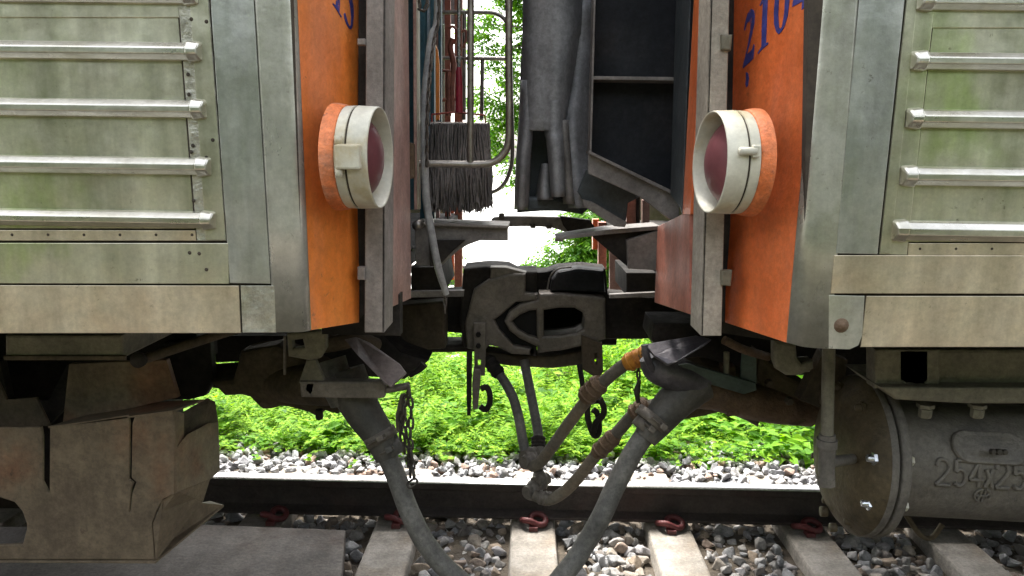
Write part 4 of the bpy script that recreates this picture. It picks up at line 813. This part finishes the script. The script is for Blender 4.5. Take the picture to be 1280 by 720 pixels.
brake('dark brake hose from the left coach, left one of the pair under the coupler', [(612, 452, 2.5), (626, 470, 2.46), (640, 494, 2.42), (648, 520, 2.38), (653, 548, 2.34), (658, 572, 2.3)], .0165, [((609, 448, 2.5), (625, 469, 2.46), .024, 'dark')], ((656, 562, 2.32), (668, 575, 2.3)), 'rubber')
brake('dark brake hose from the left coach, right one of the pair under the coupler', [(655, 450, 2.5), (662, 485, 2.46), (668, 515, 2.42), (673, 545, 2.38), (674, 575, 2.33), (672, 598, 2.3)], .0165, [((673, 545, 2.38), (673, 560, 2.36), .023, 'dark')], ((674, 590, 2.3), (678, 612, 2.28)), 'rubber')

# ================================================================== UNDER LEFT COACH
obj('socket_pipe', MB().tube(pts3([(250, 468, 2.3), (300, 472, 2.25), (350, 478, 2.2), (400, 482, 2.1), (445, 482, 2.0)]), [.03, .05, .062, .06, .05], 22, cr=6), 'dark_brown', LC)
obj('socket_pipe', MB().tube(pts3([(330, 440, 2.3), (335, 470, 2.25), (345, 500, 2.2)]), [.075, .085, .05], 18, cr=4), 'dark_brown', LC)
obj('valve_body', MB().pp([(262, 478), (290, 474), (300, 440), (345, 432), (400, 455), (430, 478), (436, 500), (432, 515), (420, 519), (405, 515), (396, 523), (385, 517), (360, 510), (335, 508), (318, 500), (306, 494), (280, 496)], 2.15, .10, bev=.015), 'dark_brown', LC)
obj('drain_plug', MB().hexnut(P(399, 512, 2.12), (0, 0, -1), .012, .03), 'dark', LC)
obj('underframe_beam', MB().pp([(-1500, 418), (402, 420), (402, 446), (300, 452), (230, 455), (-1500, 460)], 2.5, .1), 'dark', LC)
hook1 = obj('support_lug', MB().pp([(358, 417), (407, 413), (407, 436), (400, 448), (388, 451), (360, 446)], 1.78, .03, holes=[[(364, 426), (378, 424), (380, 434), (366, 436)]], bev=.005), 'olive', LC)
obj('support_wedge', MB().pp([(383, 450), (394, 450), (406, 478), (373, 479)], 1.85, .02, bev=.003), 'olive', LC)
obj('support_bar', MB().pp([(374, 477), (476, 477), (482, 483), (480, 498), (470, 499), (376, 497)], 1.84, .035, holes=[[(387, 480), (389, 480), (387, 488), (385, 486)]], bev=.006), 'steel', LC)
obj('support_rod', MB().tube([P(356, 420, 1.9), P(356, 468, 1.9)], .004, 8), 'steel', LC)
obj('end_pipe', MB().tube(pts3([(402, 432, 1.95), (425, 428, 1.94), (445, 424, 1.95), (470, 432, 2.0)]), .022, 14, cr=5), 'dark_brown', LC)
obj('socket_body', MB().tube(pts3([(412, 450, 1.98), (420, 475, 1.97), (432, 500, 1.97)]), .045, 20, cr=4), 'rubber', LC)
obj('socket_lid', MB().slab([P(430, 424, 1.86), P(445, 421, 1.90), P(462, 428, 1.90), P(500, 455, 1.86), P(508, 466, 1.84), P(488, 484, 1.80), P(480, 478, 1.80), P(448, 445, 1.82)], (.0, .012, -.006)), 'lidrust', LC, .003)
obj('lid_pin', MB().tube(pts3([(476, 488, 1.86), (495, 485, 1.86), (512, 482, 1.86)]), .010, 12), 'steel', LC)
cm = MB().chain(pts3([(512, 482, 1.85), (505, 510, 1.86), (508, 545, 1.86), (512, 575, 1.87), (513, 602, 1.87)]), .038, .0034, .62)
cm.chain(pts3([(511, 482, 1.84), (514, 515, 1.85), (513, 550, 1.85), (516, 585, 1.86), (518, 600, 1.86), (513, 606, 1.86)]), .038, .0034, .62)
cm.chain(pts3([(505, 500, 1.88), (501, 530, 1.88), (505, 560, 1.88)]), .038, .0034, .62)
obj('chain', cm, 'link_dark', None, label='double dark chain hanging right of the left plug, in front of the grass', cat='chain')
obj('hanging_strap', MB().pp([(500, 494), (506, 492), (508, 520), (502, 545), (495, 538), (494, 520)], 1.9, .012, bev=.003), 'rubber_brown', LC)
obj('cable_stub', MB().tube(pts3([(512, 470, 2.1), (524, 462, 2.1), (530, 455, 2.1)]), [.006, .010, .013], 10), 'dark', LC)
obj('end_beam', MB().pp([(402, 418), (470, 410), (500, 440), (535, 452), (515, 468), (505, 475), (440, 470), (402, 470)], 2.3, .14, bev=.01), 'dark', LC)
# equipment box and guard
bxm = obj('equipment_box', MB().pp([(6, 419), (153, 419), (153, 446), (148, 450), (10, 450), (6, 446)], 1.62, .35, bev=.006), 'olive', LC)
obj('box_lip', MB().pp([(4, 445), (156, 445), (156, 450.5), (4, 450.5)], 1.612, .01), 'dark_brown', bxm)
obj('stay_bar', MB().tube([P(176, 450, 1.66), P(230, 432, 1.72), P(300, 410, 1.85)], .012, 14), 'dark_brown', LC)
obj('stay_knob', MB().lathe([(0, 0), (0, .018), (.012, .018), (.012, 0)], P(175, 449, 1.64), (0, -1, 0), 16), 'dark', LC)
obj('back_plate', MB().pp([(86, 455), (208, 450), (222, 497), (78, 530)], 1.95, .02), 'rustplate', LC)
obj('dark_backing', MB().pp([(204, 428), (262, 428), (266, 478), (256, 495), (236, 500), (214, 500)], 2.2, .04, bev=.006), 'dark', LC)  # dark block added to keep the area behind the guard in shade
obj('guard_bracket', MB().pp([(-200, 452), (0, 452), (10, 500), (60, 500), (85, 455), (120, 470), (60, 532), (-200, 532)], 2.05, .03), 'dark', LC)
obj('dark_gap_fill', MB().pp([(400, 372), (500, 368), (500, 420), (402, 418)], 1.68, .04), 'dark', LC); obj('dark_gap_fill', MB().pp([(872, 372), (1010, 372), (1010, 432), (872, 412)], 1.72, .04), 'dark', RC)  # dark plates added to close the bright slits below the end panels

gd = obj('step_guard', MB().pp([(-420, 535), (51, 534), (53, 545), (53, 602), (60, 616), (61.5, 616), (62, 534), (160, 519), (162, 530), (161, 600), (166, 604), (163.5, 612), (161, 640), (162.5, 640), (165, 616), (170, 603), (164, 597), (165, 530), (168, 521), (216, 514), (219, 530), (218, 618), (204, 624), (195, 640), (190, 655), (193, 700), (-420, 698)],
      1.80, .010, bev=.003, holes=[[(-30, 625), (0, 622), (18, 628), (28, 640), (33, 655), (33, 662), (28, 680), (-30, 682)]]), 'rustplate', LC)
obj('side_wing', MB().slab([P(218, 562, 1.80), P(232, 545, 1.84), P(258, 531, 1.95), P(271, 529, 2.0), P(273, 590, 2.0), P(262, 600, 1.95), P(219, 617, 1.80)], (.003, .004, .003)).slab([P(217, 514, 1.80), P(228, 517, 1.84), P(228, 548, 1.84), P(218, 561, 1.80)], (.003, .003, 0)), 'rustplate', gd)
obj('top_fold', MB().slab([P(60, 533, 1.80), P(216, 513, 1.80), P(255, 499, 1.95), P(200, 502, 1.98), P(120, 515, 1.98)], (0, 0, -.005)), 'rustplate', gd)
obj('inner_web', MB().slab([P(229, 515, 1.86), P(258, 498, 1.97), P(268, 503, 2.0), P(272, 530, 2.0), P(258, 532, 1.96), P(229, 548, 1.86)], (.0, .006, .0)), 'dark_brown', gd)
obj('lower_wing', MB().slab([P(219, 616, 1.802), P(262, 596, 1.95), P(252, 629, 1.95), P(195, 700, 1.80), P(191, 655, 1.80), P(203, 626, 1.80)], (.003, .004, .003)), 'rustplate', gd)
obj('foot_flange', MB().slab([P(-420, 699, 1.80), P(194, 702, 1.80), P(280, 631, 2.05), P(262, 626, 2.05), P(250, 629, 1.98), P(188, 692, 1.83), P(-420, 690, 1.83)], (0, 0, -.006)), 'rustplate', gd, .001)
obj('side_fold', MB().pp([(-20, 440), (8, 500), (45, 497), (62, 533), (-20, 533)], 1.9, .01), 'dark_brown', gd)
# bogie, wheels
def wheelset(root, X):
    for Yc, s_ in ((2.14, -1), (3.2, 1)):
        w_ = obj('wheel', MB().lathe([(-.04, 0), (-.04, .06), (-.02, .08), (-.005, .30), (-.03, .32), (-.055, .33), (-.055, .392), (.02, .396), (.045, .40), (.048, .425), (.07, .425), (.07, .33), (.03, .31), (.02, .08), (.05, .06), (.05, 0)], (X, Yc, .398), (0, -s_*1, 0) if s_ > 0 else (0, 1, 0), 48), 'dark_brown', root)
    obj('axle', MB().tube([(X, 2.14, .398), (X, 3.2, .398)], .06, 16), 'dark', root)
    obj('bogie_frame', MB().box(X-1.2 if X < 0 else X-.45, X+.45 if X < 0 else X+1.2, 1.86+.18, 1.98+.06, .45, .62).box(X-.3, X+.3, 2.2, 3.1, .5, .66), 'dark', root)
wheelset(LC, -2.15); obj('dark_bogie_fill', MB().box(-2.6, -1.16, 2.25, 2.4, .30, .80).box(-2.6, -1.03, 2.25, 2.4, .801, 1.06), 'dark', LC); wheelset(RC, 2.45)  # dark boxes added behind the left guard to black out the view through

# ================================================================== UNDER RIGHT COACH
obj('support_pipe', MB().tube(pts3([(1010, 455, 1.80), (985, 456, 1.80), (978, 444, 1.80), (978, 425, 1.80)]), .020, 16, cr=5), 'olive', RC)
obj('support_lug', MB().pp([(967, 425), (996, 430), (997, 448), (1003, 455), (1018, 451), (1018, 462), (1000, 470), (984, 470), (971, 462), (967, 450)], 1.76, .03, bev=.008), 'olive', RC)
obj('feed_pipe', MB().tube(pts3([(1036, 430, 1.68), (1035, 480, 1.68), (1034, 548, 1.66)]), .0145, 14), 'olive', RC)
obj('pipe_tee', MB().tube([P(1034, 543, 1.66), P(1033, 598, 1.66)], .019, 14).tube([P(1034, 549, 1.66), P(1033, 559, 1.66)], .024, 14).tube([P(1033, 596, 1.66), P(1033, 606, 1.66)], .021, 8).tube([P(1036, 578, 1.66), P(1062, 574, 1.73), P(1085, 572, 1.80)], [.013, .013, .011], 12), 'cast', RC)
# rusty pipework between socket and brake cylinder
obj('rusty_elbow', MB().tube(pts3([(845, 492, 2.0), (880, 487, 2.02), (920, 497, 2.05), (960, 505, 2.1), (1010, 508, 2.15)]), [.05, .055, .052, .055, .06], 20, cr=6), 'rustpipe', RC)
obj('pipe_housing', MB().pp([(850, 460), (880, 455), (946, 470), (950, 440), (985, 470), (1010, 480), (1010, 528), (998, 534), (970, 531), (952, 527), (949, 536), (935, 528), (915, 520), (905, 516), (880, 522), (856, 526), (838, 505)], 2.08, .10, bev=.015), 'disc', RC)
obj('housing_flange', MB().pp([(905, 460), (920, 458), (924, 520), (910, 522)], 2.0, .06, bev=.006), 'rustpipe', RC)
for a, b in ((927, 475), (928, 505), (960, 478), (985, 500), (905, 470)): obj('bolt', MB().hexnut(P(a, b, 2.04), (0, -1, 0), .012, .02), 'dark_brown', RC)
obj('end_beam', MB().pp([(818, 405), (905, 405), (1030, 425), (1030, 470), (950, 470), (880, 455), (826, 445), (815, 425)], 2.25, .2, bev=.01), 'dark', RC)
obj('conduit', MB().tube(pts3([(905, 425, 1.9), (930, 437, 1.92), (960, 446, 2.0)]), .012, 10, cr=4), 'rustpipe', RC)
obj('conduit', MB().tube(pts3([(908, 440, 1.98), (908, 468, 1.98)]), .008, 8), 'olive', RC)
obj('lever_bar', MB().slab([P(842, 456, 1.93), P(860, 455, 1.93), P(945, 479, 1.97), P(946, 488, 1.97), P(930, 493, 1.97), P(842, 467, 1.93)], (0, .015, 0)).pp([(928, 440), (946, 446), (946, 480), (925, 478)], 1.98, .01), 'greenbar', RC, .002)
obj('socket_lid', MB().slab([P(806, 430, 1.90), P(870, 419, 1.94), P(890, 424, 1.92), P(880, 432, 1.88), P(845, 452, 1.84), P(835, 456, 1.84), P(818, 444, 1.86)], (.0, .012, -.008)), 'lid', RC, .003)
obj('socket_hood', MB().tube(pts3([(812, 445, 1.95), (822, 460, 1.95), (850, 470, 1.97), (875, 480, 1.99)]), [.030, .042, .05, .05], 18, cr=4), 'lid', RC)
obj('lid_edge', MB().tube(pts3([(806, 431, 1.90), (808, 444, 1.9), (816, 462, 1.92), (834, 474, 1.93)]), .010, 10, cr=4), 'lid', RC)
obj('wire_hook', MB().tube(pts3([(795, 560, 1.95), (793, 578, 1.95), (797, 585, 1.95), (804, 580, 1.95)]), .003, 6, cr=4), 'link_dark', RC)
obj('drain_pipe', MB().tube(pts3([(840, 440, 2.0), (820, 440, 2.0), (800, 446, 2.03)]), .022, 14, cr=3), 'rustpipe', RC)
# brake cylinder
AX0 = P(1066, 567, 1.86); cyl_o = Vector((AX0.x, 1.86, AX0.z)); Xd = Vector((1, 0, -.035)).normalized()
bc = obj('brake_cylinder', MB().lathe([(.055, .150), (.60, .150), (.62, .152), (.62, .185), (.66, .185), (.66, 0)], cyl_o, Xd, 72), 'cast', RC)
obj('cylinder_cover', MB().lathe([(-.066, 0), (-.064, .06), (-.056, .12), (-.040, .16), (-.020, .188), (-.006, .200), (.0, .205), (.016, .207), (.018, .200)], cyl_o, Xd, 72), 'disc', bc)
obj('cover_rim', MB().lathe([(.018, .203), (.024, .190), (.026, .190)], cyl_o, Xd, 72), 'dark', bc)
obj('cylinder_flange', MB().lathe([(.026, .18), (.026, .208), (.045, .208), (.050, .200), (.052, .16), (.062, .149)], cyl_o, Xd, 72), 'cast', bc)
obj('rim_band', MB().lathe([(.0005, .2055), (.003, .2085), (.016, .2085), (.018, .2055)], cyl_o, Xd, 72), 'cast', bc)
for an in (18, 62, 108, 150, 205, 250, 298, 338):
    c = cyl_o+Vector((0, -math.cos(R(an))*.172, math.sin(R(an))*.172)); obj('cover_bolt', MB().hexnut(c-Xd*.030, Xd, .016, .010).lathe([(-.014, 0), (-.012, .008), (0, .011)], c-Xd*.030, Xd, 12), 'chrome' if an in (18, 338) else 'disc', bc)
    obj('flange_nut', MB().hexnut(c+Xd*.054, Xd, .013, .014), 'cream' if an in (18, 338) else 'cast', bc)
for a, b, r_ in ((1040, 640, .014), (1052, 660, .012), (1040, 500, .014)):
    obj('cover_boss', MB().lathe([(-.015, 0), (-.015, r_), (0, r_)], PX(a, b, cyl_o.x-.03)-Xd*.015, Xd, 10), 'disc', bc)
# raised casting marks wrapped on the cylinder
def on_cyl(mb, name, mt):
    c0 = cyl_o; r0 = .150
    vs = []
    for x, h, d in mb.v:       # x along, h arc height above the axis, d out of the surface
        th = h/r0; rr = r0+d; vs.append(c0+Xd*x+Vector((0, -math.cos(th)*rr, math.sin(th)*rr)))
    mb.v = [tuple(v) for v in vs]; return obj(name, mb, mt, bc)
def arc_h(py, px):             # arc height where the sight line through the pixel meets the cylinder
    d = ray(px, py).normalized(); best = None
    for t in np.linspace(.8, 3, 4400):
        q = CAM+d*t; rel = q-cyl_o; ax_ = rel.dot(Xd); e = rel-Xd*ax_
        if e.length < .1505: return ax_, math.atan2(e.z, -e.y)*.150
    return None
xa, ha = arc_h(605, 1168); xb, hb2 = arc_h(580, 1283); print('cyl text', xa, ha, xb, hb2)
hh = hb2-ha; ppx = (xb-xa)/(1283-1168)
def cast_stroke(mb, pts, r=.0050, cr=5): mb.tube([Vector((x, y, .0025)) for x, y in pts], r, 8, cr=cr); return mb
GL = {'2': [[(.05, .75), (.2, .97), (.55, 1.0), (.85, .85), (.85, .62), (.5, .32), (.05, .02)], [(.03, .0), (.98, .0)]],
      '5': [[(.9, 1.0), (.2, 1.0)], [(.2, 1.0), (.12, .56)], [(.12, .56), (.45, .66), (.8, .56), (.92, .33), (.75, .08), (.4, 0), (.05, .12)]],
      '4': [[(.72, .0), (.72, 1.0)], [(.72, 1.0), (.03, .28)], [(.03, .28), (1.0, .28)]],
      'x': [[(.05, .0), (.95, .72)], [(.05, .72), (.95, .0)]]}
for ch_, p0, p1 in (('2', 1168, 1187), ('5', 1191, 1207), ('4', 1210, 1228), ('x', 1231, 1241), ('2', 1244, 1262), ('5', 1266, 1283), ('4', 1287, 1305)):
    q = MB()
    for st_ in GL[ch_]: cast_stroke(q, [(xa+(p0-1168+(p1-p0)*u_)*ppx, ha+hh*v_) for u_, v_ in st_], cr=6 if len(st_) > 2 else 3)
    on_cyl(q, 'cast_figure', 'cast')
# foundry mark: ring with two strokes
xe, he = arc_h(619, 1226); em = MB()
def ringmark(mb, cx, ch_, r_, a0, a1, wd=.0035, hgt=.0045, n=26):
    for i in range(n):
        t0, t1 = R(a0+(a1-a0)*i/n), R(a0+(a1-a0)*(i+1)/n)
        q = [(cx+math.cos(t)*rr, ch_+math.sin(t)*rr) for t, rr in ((t0, r_-wd), (t0, r_), (t1, r_), (t1, r_-wd))]
        mb.add([(x, y, -.002) for x, y in q]+[(x, y, hgt) for x, y in q], [(0, 1, 2, 3), (7, 6, 5, 4), (0, 4, 5, 1), (1, 5, 6, 2), (2, 6, 7, 3), (3, 7, 4, 0)])
def stroke(mb, x0, y0, x1, y1, wd=.0018, hgt=.0045):
    d = Vector((x1-x0, y1-y0, 0)).normalized(); n_ = Vector((-d.y, d.x, 0))*wd; q = [(x0+n_.x, y0+n_.y), (x0-n_.x, y0-n_.y), (x1-n_.x, y1-n_.y), (x1+n_.x, y1+n_.y)]
    mb.add([(x, y, -.002) for x, y in q]+[(x, y, hgt) for x, y in q], [(0, 1, 2, 3), (7, 6, 5, 4), (0, 4, 5, 1), (1, 5, 6, 2), (2, 6, 7, 3), (3, 7, 4, 0)])
rk = .017
def arcp(cx, cy, r_, a0, a1): return [(cx+math.cos(R(a))*r_, cy+math.sin(R(a))*r_) for a in np.linspace(a0, a1, 9)]
cast_stroke(em, arcp(xe, he, rk, 95, 262), .0030, 3); cast_stroke(em, arcp(xe+.002, he, rk, -20, 70), .0030, 3)
cast_stroke(em, arcp(xe+.007, he+.009, .009, -90, 90), .0030, 3); cast_stroke(em, [(xe+.004, he-rk), (xe+.007, he+rk*.9)], .0030, 1)
cast_stroke(em, [(xe-.006, he-rk*.9), (xe-.003, he+rk*.9)], .0030, 1); cast_stroke(em, [(xe-.014, he), (xe+.012, he)], .0030, 1)
on_cyl(em, 'foundry_mark', 'cast')
x0_, h0_ = arc_h(578, 1192); x1_, h1_ = arc_h(543, 1278); pad = MB(); n = 40; cx_, cy_ = (x0_+x1_)/2, (h0_+h1_)/2; hw, hhh = (x1_-x0_)/2, (h1_-h0_)/2
ring = [(cx_+math.copysign(hw-hhh, math.cos(t))+math.cos(t)*hhh, cy_+math.sin(t)*hhh) for t in [2*math.pi*(i+.5)/n for i in range(n)]]
def grow(s_): return [(cx_+(x-cx_)*(1-s_/hw), cy_+(y-cy_)*(1-s_/hhh)) for x, y in ring]
lay = [(ring, -.004), (ring, .008), (grow(.003), .012), (grow(.007), .012)]
vs = [(x, y, d) for rg_, d in lay for x, y in rg_]; fs = [(k*n+i, k*n+(i+1) % n, (k+1)*n+(i+1) % n, (k+1)*n+i) for k in range(3) for i in range(n)]
inn = grow(.010); 
for rr_ in np.linspace(.9, 0, 8): vs += [(cx_+(x-cx_)*rr_*(1-.010/hw), cy_+(y-cy_)*rr_*(1-.010/hhh), .010) for x, y in ring]
tot = len(vs)//n; fs = [(k*n+i, k*n+(i+1) % n, (k+1)*n+(i+1) % n, (k+1)*n+i) for k in range(tot-1) for i in range(n)]
on_cyl(MB().add(vs, fs), 'raised_pad', 'cast')
q = cyl_o+Xd*cx_+Vector((0, -.160, cy_)); obj('plug_nut', MB().hexnut(q+Xd*0, (0, -1, .2), .008, .012).hexnut(q+Xd*.014, (0, -1, .2), .007, .010).hexnut(q-Xd*.014, (0, -1, .2), .007, .010), 'link_dark', bc)
# beam above the cylinder
bm1 = obj('underframe_beam', MB().pp([(1172, 437), (4000, 440), (4000, 490), (1240, 492), (1120, 491), (1105, 485), (1108, 483), (1150, 482), (1160, 474)], 1.70, .12, bev=.008), 'olive', RC)
obj('beam_foot', MB().pp([(1100, 484), (4000, 494), (4000, 506), (1210, 505), (1120, 500)], 1.66, .2, bev=.005), 'olive', RC)
obj('beam_loop', MB().pp([(1094, 437), (1175, 437), (1175, 484), (1126, 486), (1126, 486), (1094, 486)], 1.69, .05, holes=[[(1128, 440), (1157, 440), (1157, 474), (1152, 479), (1134, 479), (1128, 474)]], bev=.004), 'olive', RC)
for a in (1157, 1222): obj('beam_bolt', MB().hexnut(P(a, 505, 1.72), (0, 0, -1), .020, .010).hexnut(P(a, 511, 1.72), (0, 0, -1), .015, .022), 'olive', RC)
obj('underframe_back', MB().pp([(1000, 420), (4000, 430), (4000, 620), (1150, 620), (1060, 560), (1030, 500)], 2.35, .05), 'dark', RC)
obj('brake_rod', MB().tube(pts3([(1130, 640, 2.1), (1150, 668, 2.1), (1165, 672, 2.1), (1178, 655, 2.1)]), .008, 10, cr=4), 'dark_brown', RC)
obj('hanging_bracket', MB().pp([(1000, 500), (1030, 440), (1060, 450), (1050, 520)], 2.0, .05), 'dark_brown', RC)
